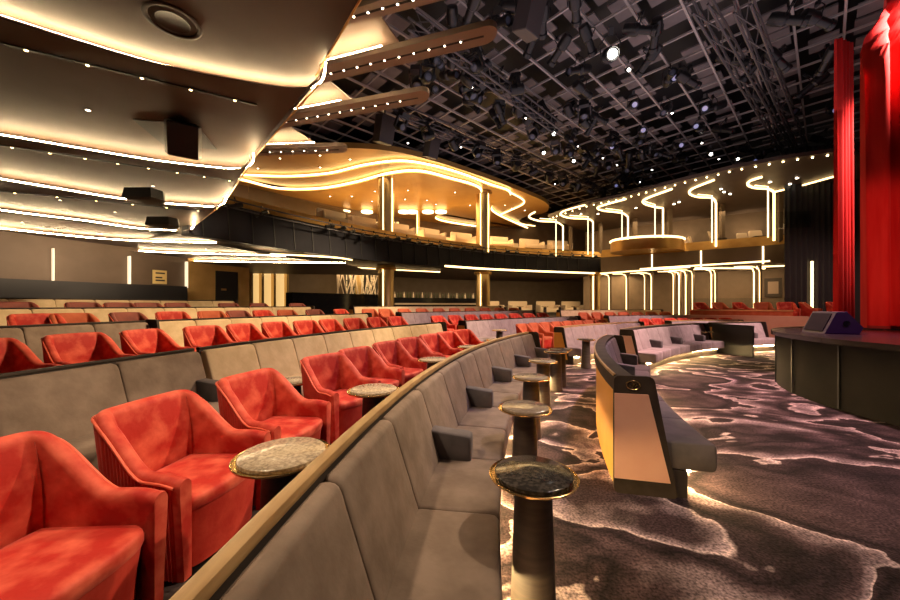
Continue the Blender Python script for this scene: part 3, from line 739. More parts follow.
# ------------------------------------------------------------------ grid ceiling
GZ = 9.3
struct('ceiling', MB().prism([(-21, -9), (37, -9), (37, 36), (-21, 36)], 10.4, 10.6), M['wall_black'], 0)
u_ = Vector((math.sin(rad(47)), math.cos(rad(47)), 0)); v_ = Vector((-math.cos(rad(47)), math.sin(rad(47)), 0))
mb = MB(); O = Vector((0, 6, GZ))
def clipbar(a, b, w, h_):
    ok = [a+(b-a)*i/200 for i in range(201)]
    ok = [p for p in ok if (p.x-CX)**2+p.y**2 < 29**2 and (p-QA0).dot(qn0) < 3.5]
    if len(ok) > 1: mb.bar(ok[0], ok[-1], w, h_)
QA0 = Vector((9.6, 22.3, GZ)); qn0 = Vector((.58, .815, 0))
for k in range(-9, 22):
    o_ = O+v_*(.95*(k-4)); clipbar(o_-u_*5, o_+u_*24, .055, .07)
for k in range(-4, 22):
    o_ = O+u_*(1.1*k); clipbar(o_-v_*13+Vector((0, 0, .07)), o_+v_*16+Vector((0, 0, .07)), .05, .06)
g = mb.build('lighting_grid', M['pipe'], smooth=0); tag(g, 'dark steel pipe grid hung under the black auditorium ceiling', 'grid')
mb = MB(); rnd = random.Random(3)
for a in range(-3, 18):
    for b in range(-14, 16):
        if rnd.random() < .3: continue
        c = O+u_*(1.15*a+.4)+v_*(.95*b+.4)
        mb.box((c.x, c.y, GZ+.5+rnd.uniform(-.08, .12)), (rnd.uniform(.6, 1.02), rnd.uniform(.45, .8), .05), Matrix.Rotation(rad(47)-PI/2, 3, 'Z').transposed() if False else Matrix.Rotation(rad(43), 3, 'Z'))
tag(mb.build('ceiling_baffles', M['panel_grey'], smooth=0), 'grey acoustic panels above the pipe grid', 'ceiling panels', kind='stuff')
def truss(a, b, w, label, group='lighting trusses', r=.03, n=16):
    a = Vector(a); b = Vector(b); d = (b-a).normalized(); s = d.cross(Vector((0, 0, 1))).normalized()*w/2; up = Vector((0, 0, w/2))
    o = thing('lighting_truss', label, 'truss', tuple(a), group)
    for p in (s+up, s-up, -s+up, -s-up): MB().tube([a+p, b+p], r, 6).build('chord', M['steel'], o)
    mb = MB()
    for k in range(n):
        p0 = a+(b-a)*k/n; p1 = a+(b-a)*(k+1)/n
        q = (s+up, -s+up, -s-up, s-up)
        for j in range(4):
            mb.tube([p0+q[j], p1+q[(j+1) % 4]], r*.5, 5)
    mb.build('lacing', M['steel'], o)
def g_at(u, v, h): return onh(u, v, h)
truss(g_at(395, 112, 7.2), g_at(640, 203, 7.2), .45, 'long lighting truss crossing above the gold canopy edge', n=26)
truss(g_at(700, 2, 7.0), g_at(792, 158, 7.0), .3, 'left of the pair of tall parallel trusses at upper right', n=11)
truss(g_at(742, 2, 7.0), g_at(806, 158, 7.0), .3, 'right of the pair of tall parallel trusses at upper right', n=11)
truss(g_at(412, 20, 6.9), g_at(560, 130, 6.9), .3, 'short truss running from the top above the long ceiling fin', n=16)

# stage spotlights
M['fixture'] = mat('fixture_black', (.006, .006, .007), .35, spec=.5)
M['fixture_steel'] = mat('fixture_steel', (.03, .03, .032), .35, .5)
def spot_proto(lit):
    t = thing('stage_spotlight', 'x', 'spotlight', (0, 0, 0), 'stage spotlights')
    Rr = Matrix.Rotation(-PI/2, 3, 'Y')
    MB().lathe([(.06, -.42), (.13, -.40), (.15, -.3), (.15, -.05), (.10, 0), (.10, .3), (.125, .32), (.125, .42), (.115, .42), (.105, .36)], n=20, M=Matrix.Rotation(PI/2, 3, 'Y')).build('body', M['fixture'], t, 40, True)
    MB().lathe([(.10, .355), (.06, .372), (.02, .378)], n=16, M=Matrix.Rotation(PI/2, 3, 'Y')).build('lens', lit, t, 60, True)
    MB().tube([(-.1, -.17, 0), (-.1, -.19, .2), (-.1, -.1, .33), (-.1, .1, .33), (-.1, .19, .2), (-.1, .17, 0)], .014, 6).build('yoke', M['fixture_steel'], t, 40, True)
    MB().box((-.1, 0, .40), (.07, .09, .13)).build('clamp', M['fixture_steel'], t, 0, True)
    return t
SPL = [spot_proto(M['lens']), spot_proto(M['bulb_white']), spot_proto(M['bulb_blue'])]
def mover_proto():
    t = thing('moving_head_light', 'x', 'spotlight', (0, 0, 0), 'moving head lights')
    MB().lathe([(.1, -.24), (.17, -.2), (.19, 0), (.17, .2), (.15, .24), (.14, .24), (.13, .21)], n=20, M=Matrix.Rotation(PI/2, 3, 'Y')).build('head', M['fixture'], t, 40, True)
    MB().lathe([(.13, .2), (.08, .225), (.02, .23)], n=16, M=Matrix.Rotation(PI/2, 3, 'Y')).build('lens', M['lens'], t, 60, True)
    MB().box((0, -.23, .12), (.14, .05, .38)).box((0, .23, .12), (.14, .05, .38)).box((0, 0, .33), (.16, .5, .06)).build('yoke', M['fixture'], t, 0, True)
    MB().box((0, 0, .43), (.34, .36, .14)).build('base', M['fixture'], t, 0, True)
    return t
MV = mover_proto()
def put(pr, p, rz, ry, label, group):
    c = pr if pr.name not in used else copy_tree(pr)
    used[pr.name] = 1
    c.location = p; c.rotation_euler = (0, ry, rz); c['label'] = label; c['group'] = group; c['category'] = 'spotlight'
    return c
rnd = random.Random(11)
lit = [(610, 55, 1.35, 2.2), (628, 70, .5, 2), (553, 133, .7, 2), (543, 152, .7, 2), (573, 160, .7, 2), (710, 153, .7, 2), (737, 158, .6, 2)]
labs = ['large bright white stage spotlight glowing near the top centre', 'small lit spotlight just right of the large bright one', 'lit spotlight second row left above the canopy tip', 'lit spotlight low on the truss above the canopy tip', 'lit spotlight furthest right of the three above the canopy tip', 'lit spotlight right of centre above the right balcony', 'rightmost small lit spotlight above the right balcony']
for (u, v, s, rz), lab in zip(lit, labs):
    p = g_at(u, v, 6.9); c = put(SPL[1], p, math.atan2(-p.y, -p.x)+.15, .55, lab, 'lit stage spotlights'); c.scale = (s, s, s)
dark = [(640, 30, 0), (655, 35, 0), (680, 78, 2), (672, 78, 0), (630, 105, 2), (645, 133, 2), (690, 80, 0), (705, 108, 2), (713, 108, 0), (720, 130, 0), (700, 128, 2), (676, 146, 2), (745, 150, 0), (660, 155, 0), (683, 160, 0), (600, 118, 0), (585, 90, 0), (577, 70, 0), (590, 40, 0),
        (545, 20, 0), (530, 40, 0), (500, 22, 0), (480, 40, 0), (470, 8, 0), (455, 25, 0), (520, 8, 0), (575, 8, 0), (612, 148, 2), (627, 160, 0), (640, 170, 0), (600, 170, 0), (655, 176, 0), (590, 182, 0), (615, 186, 2),
        (815, 20, 0), (828, 60, 0), (812, 85, 0), (830, 110, 2), (780, 60, 0), (760, 100, 0), (755, 66, 0), (790, 110, 0), (820, 140, 0), (733, 60, 0), (450, 75, 0), (470, 88, 0), (500, 80, 0), (515, 100, 0), (760, 158, 2), (775, 150, 0), (665, 110, 0), (650, 60, 0), (790, 20, 0), (560, 50, 0), (436, 60, 0)]
for u, v, k in dark:
    p = g_at(u+rnd.uniform(-3, 3), v, 7.15+rnd.uniform(-.15, .2)); z = 'left part' if u < 560 else ('middle' if u < 720 else 'right part')
    c = put(SPL[k], p, rnd.uniform(0, 6.3) if k == 0 else math.atan2(-p.y, -p.x)+rnd.uniform(-.6, .6), rnd.uniform(.1, .7), ('black stage spotlight with blue-tinted lens hung in the %s of the grid' if k else 'unlit black stage spotlight hung in the %s of the pipe grid') % z, ('blue-lensed spotlights, ' if k else 'unlit spotlights, ')+z)
    s = 1.0; c.scale = (s, s, s)
for k in range(15):
    f = k/14; p = g_at(400, 122, 6.85)*(1-f)+g_at(632, 204, 6.85)*f; p += Vector((0, 0, -.15))
    put(MV, p, rnd.uniform(0, 6.3), rnd.uniform(.2, 1.2), 'black moving head light on the long truss above the gold canopy', 'moving heads on the long truss').scale = (.95,)*3
for k in range(46):
    u = rnd.uniform(420, 660); v = 60+(u-420)*.5+rnd.uniform(-30, 25)
    p = g_at(u, min(v, 196), rnd.uniform(6.8, 7.3))
    c = put(MV if k % 2 else SPL[0], p, rnd.uniform(0, 6.3), rnd.uniform(.2, 1.2), 'dark fixture crowded under the middle of the pipe grid, left of the bright spotlight', 'dark fixtures in the grid middle'); c.scale = (.9,)*3
for k in range(12):
    f = k/11; p = g_at(424, 75, 7.1)*(1-f)+g_at(650, 190, 7.1)*f; p.x += rnd.uniform(-.5, .5); p.y += rnd.uniform(-.5, .5)
    put(MV, p, rnd.uniform(0, 6.3), rnd.uniform(.2, 1.2), 'black moving head light among the pipes left of the bright spotlight', 'moving heads in the grid').scale = (.95,)*3
for u, v, s, lab in [(530, 16, 1.0, 'dark hanging loudspeaker box near the top centre'), (385, 130, 1.2, 'black loudspeaker box above the middle fin tip'), (432, 148, 1.0, 'black loudspeaker box over the gold canopy rim'), (738, 172, 1.1, 'black loudspeaker box over the right balcony'), (692, 180, .9, 'small black loudspeaker box hanging left of the right balcony drape')]:
    p = g_at(u, v, 6.9); o = thing('hanging_loudspeaker', lab, 'speaker', tuple(p), 'hanging loudspeakers')
    Mx = Matrix.Rotation(.7, 3, 'Z') @ Matrix.Rotation(.3, 3, 'X')
    mb = MB(); mb.loft([[p+Mx @ Vector((a*s*w, b*s*w, z*s)) for a, b in ((-.25, -.2), (.25, -.2), (.3, .2), (-.3, .2))] for z, w in ((-.42, .95), (-.4, 1), (.4, 1), (.42, .95))]); mb.build('cabinet', mat('speaker_case', (.05, .04, .04), .5), o, 0)
    MB().bar(p+Vector((0, 0, .3*s)), (p.x, p.y, GZ), .05).build('bracket', M['fixture_steel'], o, 0)
# small work lamps dotted in the grid
for k, (u, v) in enumerate([(408, 143), (461, 147), (458, 202), (526, 118), (472, 87), (578, 146), (617, 165), (640, 182), (514, 170), (555, 184), (672, 113), (702, 143), (719, 159), (603, 158), (652, 170)]):
    p = g_at(u, v, 7.0); o = thing('work_lamp', 'tiny lit work lamp between the grid pipes', 'lamp', tuple(p), 'work lamps in the grid')
    MB().lathe([(.02, .1), (.07, .04), (.075, 0)], p, 12).build('shade', M['black'], o)
    MB().lathe([(.035, 0), (.03, -.02), (.015, -.03)], p, 12).build('bulb', M['bulb_white'], o)

# ------------------------------------------------------------------ left balcony
def arcstruct(name, prof, a0, a1, m, smooth=30): return struct(name, MB().arc(prof, a0, a1, None, 0, .015), m, smooth)
b0, b1 = th_px(186, 24), th_px(604, 24)
bal = thing('balcony', None, None, tuple(P(24, (b0+b1)/2, 3.65)), kind='structure')
MB().arc([(23.85, 3.66), (24.25, 3.66), (24.25, 4.85), (24.0, 4.85)], b0, b1, None, 0, .015).build('fascia', M['fascia'], bal, 20)
MB().arc([(23.96, 4.86), (24.3, 4.86), (24.3, 5.22), (24.12, 5.22)], b0, b1, None, 0, .015).build('parapet', M['gold_trim'], bal, 20)
MB().arc([(24.2, 3.7), (31.9, 3.7), (31.9, 3.95), (24.2, 3.95)], b0, b1, None, 0, .015).build('balcony_slab', M['soffit'], bal, 20)
MB().arc([(24.4, 3.95), (31.9, 3.95), (31.9, 5.4), (25.6, 5.4), (25.6, 4.7), (24.4, 4.7)], b0, b1, None, 0, .015).build('balcony_floor', M['gold_wall'], bal, 20)
mb = MB()
n = 30
for k in range(n):
    a = b0+(b1-b0)*(k+.5)/n
    mb.arc([(23.83, 3.7), (23.9, 3.7), (24.02, 4.84), (23.96, 4.84)], a-.0006, a+.0006, 1)
mb.build('fascia_joint', M['black'], bal, 0)
MB().arc([(23.62, 4.66), (23.66, 4.66), (23.66, 4.7), (23.62, 4.7)], b0, b1, None, 0, .015).arc([(23.62, 4.9), (23.66, 4.9), (23.66, 4.94), (23.62, 4.94)], b0, b1, None, 0, .015).build('lighting_rail', M['steel'], bal, 20)
# small fixtures on the rail
for k, u in enumerate(list(range(330, 600, 11))+[235, 262]):
    a = th_px(u, 23.6); p = P(23.6, a, 4.74+rnd.uniform(-.06, .06))
    o = put(SPL[0], p, rnd.uniform(3, 5), .3, 'tiny black spotlight clamped to the left balcony front rail', 'spotlights on the balcony rail'); o.scale = (.55,)*3

# glass balustrade near left of balcony
gl = MB().arc([(24.2, 5.22), (24.22, 5.22), (24.22, 5.75), (24.2, 5.75)], rad(30), rad(40), None, 0, .02)
tag(gl.build('glass_balustrade', M['glass']), 'clear glass balustrade on the left balcony parapet', 'balustrade')

# columns
def column(x, y, z0, z1, r, label, leds=(1, 1), m='brass_soft'):
    o = thing('column', None, None, (x, y, z0), kind='structure')
    MB().lathe([(r, z0), (r, z1)], (x, y, 0), 28).build('shaft', M[m], o, 40)
    MB().lathe([(r*1.25, z1-.25), (r*1.3, z1-.12), (r*1.1, z1)], (x, y, 0), 28).build('capital', M['gold_trim'], o, 40)
    d = Vector((-x, -y, 0)).normalized(); s = Vector((-d.y, d.x, 0))
    for k, f in zip(leds, (-.35, .75)):
        if k:
            c = Vector((x, y, 0))+(d*math.sqrt(1-f*f)+s*f)*(r+.01)
            MB().bar(c+Vector((0, 0, z0+.05)), c+Vector((0, 0, z1-.2)), .07, .05).build('light_strip', M['led'], o, 0)
def col_px(u, Y, z0, z1, r=.42, leds=(1, 1), m='brass_soft'): column((u-450)*Y/F, Y, z0, z1, r, '', leds, m)
col_px(386, 18.6, 4.7, 8.5); col_px(386, 18.6, .75, 3.69, .42, (1, 0))
col_px(483, 21.2, 4.7, 8.5); col_px(483, 21.2, .75, 3.69, .42, (1, 0))
col_px(418, 25.0, 4.7, 8.5, .15, (1, 0)); col_px(595, 22.5, .3, 3.69, .3, (1, 0))

# canopy over left balcony with light lines
HC = 7.0
def poly_px(pts, h, n=8):
    return spline([onh(u, v, h) for u, v in pts], n)
e0 = [(215, 158), (255, 153), (300, 149), (345, 148), (390, 151), (430, 160), (465, 171), (500, 183), (530, 195), (545, 202), (549, 208), (544, 213), (525, 217), (520, 222), (540, 228)]
e1 = [(205, 175), (250, 177), (290, 178), (330, 175), (365, 167), (400, 163), (430, 167), (460, 175), (490, 186), (508, 192), (508, 198), (492, 206), (497, 215), (530, 230)]
e2 = [(215, 176), (245, 182), (280, 190), (320, 190), (355, 184), (390, 175), (420, 173), (450, 180), (475, 187), (481, 193), (474, 201), (452, 208), (437, 215), (440, 221), (475, 227), (530, 233)]
def canopy(e, h, th, m, name):
    c = poly_px(e, h); pts = [xy(p) for p in c]
    back = []
    for k in range(12):
        f = k/11; a = math.atan2(pts[-1][1], CX-pts[-1][0])*(1-f)+math.atan2(pts[0][1], CX-pts[0][0])*f
        q = P(32.1, a); back.append((q.x, q.y))
    struct(name, MB().prism(pts+back, EYE+h, EYE+h+th), m, 20)
    return c
c0 = canopy(e0, HC, .25, M['soffit_gold'], 'ceiling_canopy')
c1 = canopy(e1, HC-.18, .12, M['soffit_gold'], 'ceiling_canopy')
c2 = canopy(e2, HC-.36, .12, M['soffit_gold'], 'ceiling_canopy')
for c, h, wd, lab in ((c1, -.11, .045, 'glowing light line along the outer curve of the gold canopy'), (c2, -.29, .05, 'glowing light line along the inner curve of the gold canopy')):
    zz = EYE+HC+h
    tag(MB().tube([Vector((p.x, p.y-.1, zz)) for p in c], wd, 6).build('curved_light_line', M['led_canopy']), lab, 'light', 'curved light lines')
hk = poly_px([(524, 212), (515, 213), (522, 203), (518, 197), (505, 193)], HC-.02)
hk = poly_px([(505, 190), (522, 199), (523, 204), (511, 210), (500, 215), (497, 219), (515, 223), (535, 226)], HC-.04)
tag(MB().tube(hk, .05, 6).build('curved_light_line', M['led']), 'glowing hook-shaped light line at the tip of the gold canopy', 'light', 'curved light lines')
for k, (u, v) in enumerate([(280, 158), (320, 155), (350, 159), (258, 168), (320, 167), (352, 196), (375, 191), (408, 190), (427, 200), (405, 199), (436, 204), (372, 201), (330, 196), (455, 192), (470, 205), (512, 208), (525, 210), (505, 205)]):
    h = HC-(.0 if v < 172 or u > 495 else .37); p = onh(u, v, h)
    o = thing('canopy_downlight', 'tiny downlight in the gold canopy above the left balcony', 'light', tuple(p), 'downlights in the gold canopy')
    MB().lathe([(.08, 0), (.08, -.02), (.055, -.025)], p, 12).build('bezel', M['gold_trim'], o)
    MB().lathe([(.05, -.02), (.03, -.03)], p, 12).build('lamp', M['bulb'], o)

# balcony lounge furniture
def lounge_proto():
    t = thing('lounge_sofa', 'x', 'sofa', (0, 0, 0), 'balcony sofas')
    f = lambda c, d, r=.05: MB().loft([[(c[0]+a, c[1]+b, z) for a, b in round_poly([(-d[0]/2*k, -d[1]/2*k), (d[0]/2*k, -d[1]/2*k), (d[0]/2*k, d[1]/2*k), (-d[0]/2*k, d[1]/2*k)], r)] for z, k in ((c[2]-d[2]/2, .97), (c[2]-d[2]/2+.03, 1), (c[2]+d[2]/2-.03, 1), (c[2]+d[2]/2, .96))])
    f((0, 0, .32), (.75, 1.5, .24)).build('seat', M['white_uph'], t, 50, True)
    f((-.36, 0, .55), (.16, 1.6, .6)).build('backrest', M['white_uph'], t, 50, True)
    for s in (-1, 1): f((0, s*.78, .42), (.75, .12, .42), .03).build('armrest', M['white_uph'], t, 50, True)
    MB().box((0, 0, .1), (.6, 1.3, .2)).build('base', M['plinth'], t, 0, True)
    return t
LP = lounge_proto()
rows = [(26.4, u) for u in (335, 365, 400, 432, 464, 500, 532, 560)]+[(28.2, u) for u in (350, 384, 418, 450, 512, 544)]
for k, (rr2, u) in enumerate(rows):
    c = LP if k == 0 else copy_tree(LP)
    a = th_px(u, rr2); c.location = P(rr2, a, 5.4); d = P(rr2-1, a)-P(rr2, a); c.rotation_euler = (0, 0, math.atan2(d.y, d.x)+rnd.uniform(-.15, .15)); c.scale = (1, 1, 1.15)
    where = 'left of the golden column' if u < 385 else ('between the two golden columns' if u < 484 else 'right of the second golden column')
    c['label'] = 'cream sofa on the left balcony %s, %s row' % (where, 'front' if rr2 < 27 else 'back'); c['group'] = 'balcony sofas %s, %s row' % (where, 'front' if rr2 < 27 else 'back')
for k, u in enumerate((492, 520, 548, 573)):
    c = copy_tree(LP); a = th_px(u, 27.8); c.location = P(27.8, a, .78); d = P(20, a)-P(27.8, a); c.rotation_euler = (0, 0, math.atan2(d.y, d.x)); c.scale = (1, 1, 1.3)
    c['label'] = 'cream sofa under the left balcony, %s right of the second golden column' % ORD[k].replace('nearest', 'first'); c['group'] = 'cream sofas under the left balcony'
# bar lit back on balcony
p = at(345, 217, 24.0)
o = thing('balcony_bar', 'backlit golden bar on the upper balcony left of the golden column', 'bar', (p.x, p.y, 5.4))
MB().box((p.x, p.y, 5.9), (7, .6, 1.0)).build('counter', M['gold_wall'], o, 0)
MB().box((p.x, p.y+1.3, 6.5), (7, .1, 2.2)).build('back_panel', M['backlight'], o, 0)
mb = MB()
for k in range(12): mb.box((p.x-3.3+k*.6, p.y+1.2, 6.5), (.06, .1, 2.2))
for k in range(4): mb.box((p.x, p.y+1.15, 5.6+k*.55), (7, .3, .05))
mb.build('shelving', M['dark_wood'], o, 0)
for k, u in enumerate([330, 345, 367, 404, 412, 428, 441]):
    q = at(u, 212, 24.3)
    o = thing('pendant_lamp', 'glowing drum pendant lamp over the upper balcony bar', 'lamp', tuple(q), 'pendant lamps over the balcony bar')
    MB().lathe([(.35, -.06), (.4, -.04), (.4, .06), (.3, .08)], q, 24).build('shade', M['led_soft'], o)
    MB().tube([q+Vector((0, 0, .08)), (q.x, q.y, 8.2)], .02, 5).build('cord', M['black'], o)

# ------------------------------------------------------------------ right balcony
QA = Vector((9.6, 22.3, 0)); QB = Vector((18.6, 15.9, 0)); qd = (QB-QA).normalized(); qn = Vector((qd.y, -qd.x, 0))
if qn.dot(Vector((1, 1, 0))) < 0: qn = -qn
def wallprism(a, b, off0, off1, z0, z1): 
    return MB().prism([xy(a+qn*off0), xy(b+qn*off0), xy(b+qn*off1), xy(a+qn*off1)], z0, z1)
rb = thing('balcony', None, None, (QA.x, QA.y, 3.6), kind='structure')
wallprism(QA, QB, 0, .25, 3.66, 4.62).build('fascia', M['fascia_brown'], rb, 0)
mb = MB(); mb.loft([[xy_+(z,) for xy_, z in ((xy(q-qn*.02), 4.62), (xy(q+qn*.5), 4.62), (xy(q+qn*.5), 5.15), (xy(q+qn*.4), 5.15))] for q in (QA, QB)]); mb.build('parapet', M['gold_trim'], rb, 0)
wallprism(QA, QB, .2, 4.6, 3.7, 4.66).build('balcony_slab', M['soffit'], rb, 0)
for u in (652, 701, 763):
    k = (u-450)/F; # intersect ray with line QA-QB
    s = (k*QA.y-QA.x)/(qd.x-k*qd.y); q = QA+qd*s
    MB().box((q.x-qn.x*.02, q.y-qn.y*.02, 4.14), (.05, .05, .9)).build('light_strip', M['led_soft'], rb, 0)
struct('wall_right_upper', wallprism(QA-qd*2, QB+qd*3, 4.2, 4.5, 4.6, 7.3), M['wall'], 0)
struct('wall_right_lower', wallprism(QA-qd*2, QB+qd*3, 3.6, 3.9, 0, 3.8), M['wall'], 0)
# upper right canopy
HR = 5.6
ef = [(548, 217), (562, 212), (590, 203), (620, 197), (650, 189), (690, 179), (735, 168), (790, 158), (850, 150)]
pts = [xy(onh(u, v, HR)) for u, v in ef]
bk = [xy(QB+qd*3+qn*4.5), xy(QA-qd*2+qn*4.5)]
struct('ceiling_canopy', MB().prism(pts+bk, EYE+HR, EYE+HR+.15), M['soffit'], 0)
hooks = [(563, 233, [(563, 226), (556, 222), (540, 221), (530, 218), (530, 215), (535, 212)]),
         (593, 235, [(593, 222), (588, 219), (570, 218), (561, 215), (564, 211), (585, 205)]),
         (628, 236, [(628, 217), (622, 213), (606, 211), (598, 209), (601, 206), (626, 199)]),
         (663, 232, [(663, 208), (655, 207), (645, 204), (643, 201), (650, 197), (672, 189)]),
         (716, 230, [(716, 203), (712, 198), (698, 197), (690, 194), (692, 189), (714, 180)]),
         (774, 232, [(774, 192), (768, 189), (755, 188), (748, 185), (750, 181), (762, 177)])]
for k, (u, vb, pp) in enumerate(hooks):
    c = spline([onh(a, b, HR-.06) for a, b in pp], 6)
    lab = ['first', 'second', 'third', 'fourth', 'fifth', 'sixth'][k]
    o = thing('hooked_light_line', '%s from the left of the hook-shaped light lines over the right balcony' % lab, 'light', tuple(c[0]), 'hook light lines')
    base = Vector((c[0].x, c[0].y, 4.75))
    MB().tube([base, c[0]-Vector((0, 0, .1))]+c, .05, 6).build('light_line', M['led'], o)
    inner = [onh(a, b, HR-.08) for a, b in ((pp[2][0], pp[2][1]-2.5), (pp[1][0], pp[1][1]-2.5))]
    MB().tube([Vector((inner[1].x, inner[1].y, 4.75)), inner[1], inner[0]], .03, 6).build('inner_light_line', M['led'], o)
    q = onh(u+6, pp[0][1], HR)
    MB().box((q.x+.2, q.y+.25, (4.7+EYE+HR)/2), (.2, .2, HR+EYE-4.7)).build('post', M['fascia_brown'], o, 0)
tail = [onh(774, 192, HR-.06), onh(800, 186, HR-.06), onh(836, 176, HR-.06)]
tag(MB().tube(tail, .04, 6).build('curved_light_line', M['led']), 'thin light line running right towards the red curtain', 'light', 'curved light lines')
k = 0
for i in range(len(ef)-1):
    for j in range(4):
        f = (j+.5)/4; u = ef[i][0]*(1-f)+ef[i+1][0]*f; v = ef[i][1]*(1-f)+ef[i+1][1]*f+2.2
        if u > 835: continue
        p = onh(u, v, HR-.01)
        o = tag(MB().lathe([(.032, 0), (.03, -.03), (.015, -.04)], p, 10).build('edge_bulb', M['bulb_gold']), 'tiny bulb in the lamp row along the right canopy edge', 'light', 'bulbs along the right canopy edge')
for u, v in [(598, 214), (581, 214), (636, 208), (674, 204), (679, 202), (721, 189), (724, 192), (730, 194), (770, 182), (790, 184), (797, 178)]:
    p = onh(u, v, HR-.01)
    tag(MB().lathe([(.06, 0), (.05, -.02), (.02, -.03)], p, 12).build('canopy_downlight', M['bulb']), 'round downlight in the dark canopy over the right balcony', 'light', 'downlights in the right canopy')
# wall joints and warm washes, upper right
for k, (u, v, Y) in enumerate([(643, 219, 21), (684, 214, 19), (746, 214, 18.2), (575, 222, 26)]):
    kk = (u-450)/F; qa = QA+qn*3.9; s_ = (kk*qa.y-qa.x)/(qd.x-kk*qd.y); p = qa+qd*s_
    spot('spot_wall_wash', (p.x, p.y, 5.0), (p.x+qn.x*.25, p.y+qn.y*.25, 6.9), 160, (1, .7, .38), 70, .8, .1)
# swivel chairs on right balcony
def swivel_proto():
    t = thing('swivel_chair', 'x', 'chair', (0, 0, 0), 'balcony swivel chairs')
    MB().lathe([(.22, 0), (.22, .03), (.03, .05), (.03, .4)], n=16).build('pedestal', M['steel'], t, 40, True)
    MB().loft([[(x*k, y*k, z) for x, y in round_poly([(-.28, -.3), (.3, -.3), (.3, .3), (-.28, .3)], .1)] for z, k in ((.38, .8), (.42, 1), (.5, 1), (.53, .95))]).build('seat', M['rail_dark'], t, 50, True)
    MB().loft([[(-.28-(z-.5)*.25+x, y*k, z) for x, y in round_poly([(-.05, -.3), (.04, -.26), (.04, .26), (-.05, .3)], .03)] for z, k in ((.48, .8), (.55, 1), (.85, .95), (.9, .8))]).build('backrest', M['white_uph'], t, 50, True)
    return t
SW = swivel_proto()
for k, (u, s) in enumerate([(673, 1), (697, 1), (720, 1.2), (731, 1.0), (749, 1), (762, 1.1), (800, 1.3), (660, 1)]):
    kk = (u-450)/F; s_ = (kk*QA.y-QA.x)/(qd.x-kk*qd.y); q = QA+qd*s_+qn*1.0
    c = SW if k == 0 else copy_tree(SW)
    c.location = (q.x, q.y, 4.66); c.scale = (s, s, s); c.rotation_euler = (0, 0, rnd.uniform(-2.5, -.2))
    c['label'] = 'cream and brown swivel chair on the right balcony, %s' % (['third from the left', 'fourth from the left', 'at the cluster before the warm wall', 'right of the cluster', 'left of the vertical light line', 'by the last vertical light line', 'alone before the black drape', 'second from the left'][k])
ring = [onh(640+58*math.cos(q)-2, 238+5*math.sin(q)-.8, 3.0) for q in [i*PI/20 for i in range(40)]]
ring = []
cx_, cy_ = 9.7+1.7, 18.4+1.9
for i in range(40):
    q = i*PI/20; ring.append(Vector((cx_+2.0*math.cos(q), cy_+1.4*math.sin(q), 5.32)))
o = thing('round_bar', 'oval glowing bar counter on the right balcony', 'bar', (cx_, cy_, 4.66))
MB().tube(ring, .06, 6, True).build('light_line', M['led'], o)
MB().prism([(p.x, p.y) for p in ring], 4.66, 5.24).build('counter', M['gold_trim'], o, 30)
tag(MB().prism([xy(at(775, 225, 16.2)), xy(at(811, 225, 16.0)), xy(at(811, 225, 16.0)+Vector((.02, .02, 0))), xy(at(775, 225, 16.2)+Vector((.02, .02, 0)))], 5.15, 5.9).build('glass_balustrade', M['glass'], smooth=0), 'low clear glass balustrade before the black drape on the right balcony', 'balustrade')

# ------------------------------------------------------------------ lower level under balconies
# light lines beneath the left balcony
for k, (pts, wd, lab) in enumerate([([(270, 254), (330, 257), (352, 260)], .03, 'short light line'),
        ([(445, 266), (480, 268.5), (520, 270.5), (600, 273.5)], .05, 'long light line under the left balcony right of the column'),
        ([(300, 264), (380, 269), (440, 272)], .03, 'faint light line over the bar')]):
    h = 1.97+.1
    c = [onh(u, v, h-.06) for u, v in pts]
    tag(MB().tube(spline(c, 6), wd, 6).build('ceiling_light_line', M['led']), lab if k else 'short light line under the balcony left of the bar', 'light', 'light lines under the left balcony')
low = [(605, 21.5, 1), (623, 21.3, 1), (642, 20.9, 0), (649, 20.6, 1), (672, 19.8, 0), (678, 19.6, 1), (685, 19.0, 1), (692, 18.8, 0), (712, 18.4, 1), (716, 18.2, 0), (757, 17.2, 1), (763, 17.0, 0)]
for k, (u, Y, c_) in enumerate(low):
    x = (u-450)*Y/F+.0
    p = Vector((x, Y, 0))+qn*(1.2)
    o = thing('vertical_light_post', '%s from the left of the slim lit posts under the right balcony' % ORD[k].replace('nearest', 'first'), 'light', (p.x, p.y, .3), 'lit posts under the right balcony')
    MB().box((p.x+.12, p.y+.12, 2.0), (.12, .12, 3.3)).build('post', M['fascia_brown'], o, 0)
    top = Vector((p.x, p.y, 3.6)); 
    pts = [Vector((p.x, p.y, .9)), Vector((p.x, p.y, 3.3)), Vector((p.x, p.y, 3.5))-qd*.06, Vector((p.x, p.y, 3.6))-qd*.3, Vector((p.x, p.y, 3.62))-qd*(.8)]
    MB().tube(pts, .03 if c_ else .02, 6).build('light_line', M['led'], o)
p = at(812, 300, 16.0); o = thing('vertical_light_post', 'single beaded light post at far right near the black drape', 'light', (p.x, p.y, .3))
MB().tube([(p.x, p.y, .9), (p.x, p.y, 3.6)], .05, 6).build('light_line', M['led'], o)
for (ua, va, ub, vb) in [(600, 273.5, 690, 267), (695, 268, 765, 268.5), (752, 267, 835, 264), (640, 269, 770, 261)]:
    a = onh(ua, va, 2.0); b = onh(ub, vb, 2.0)
    tag(MB().tube([a, (a+b)/2, b], .035, 6).build('soffit_light_line', M['led']), 'glowing light line beneath the right balcony, starting near its %s' % {600: 'left end', 695: 'middle', 752: 'right end by the curtain', 640: 'left third, inner row'}[ua], 'light', 'light lines beneath the right balcony')
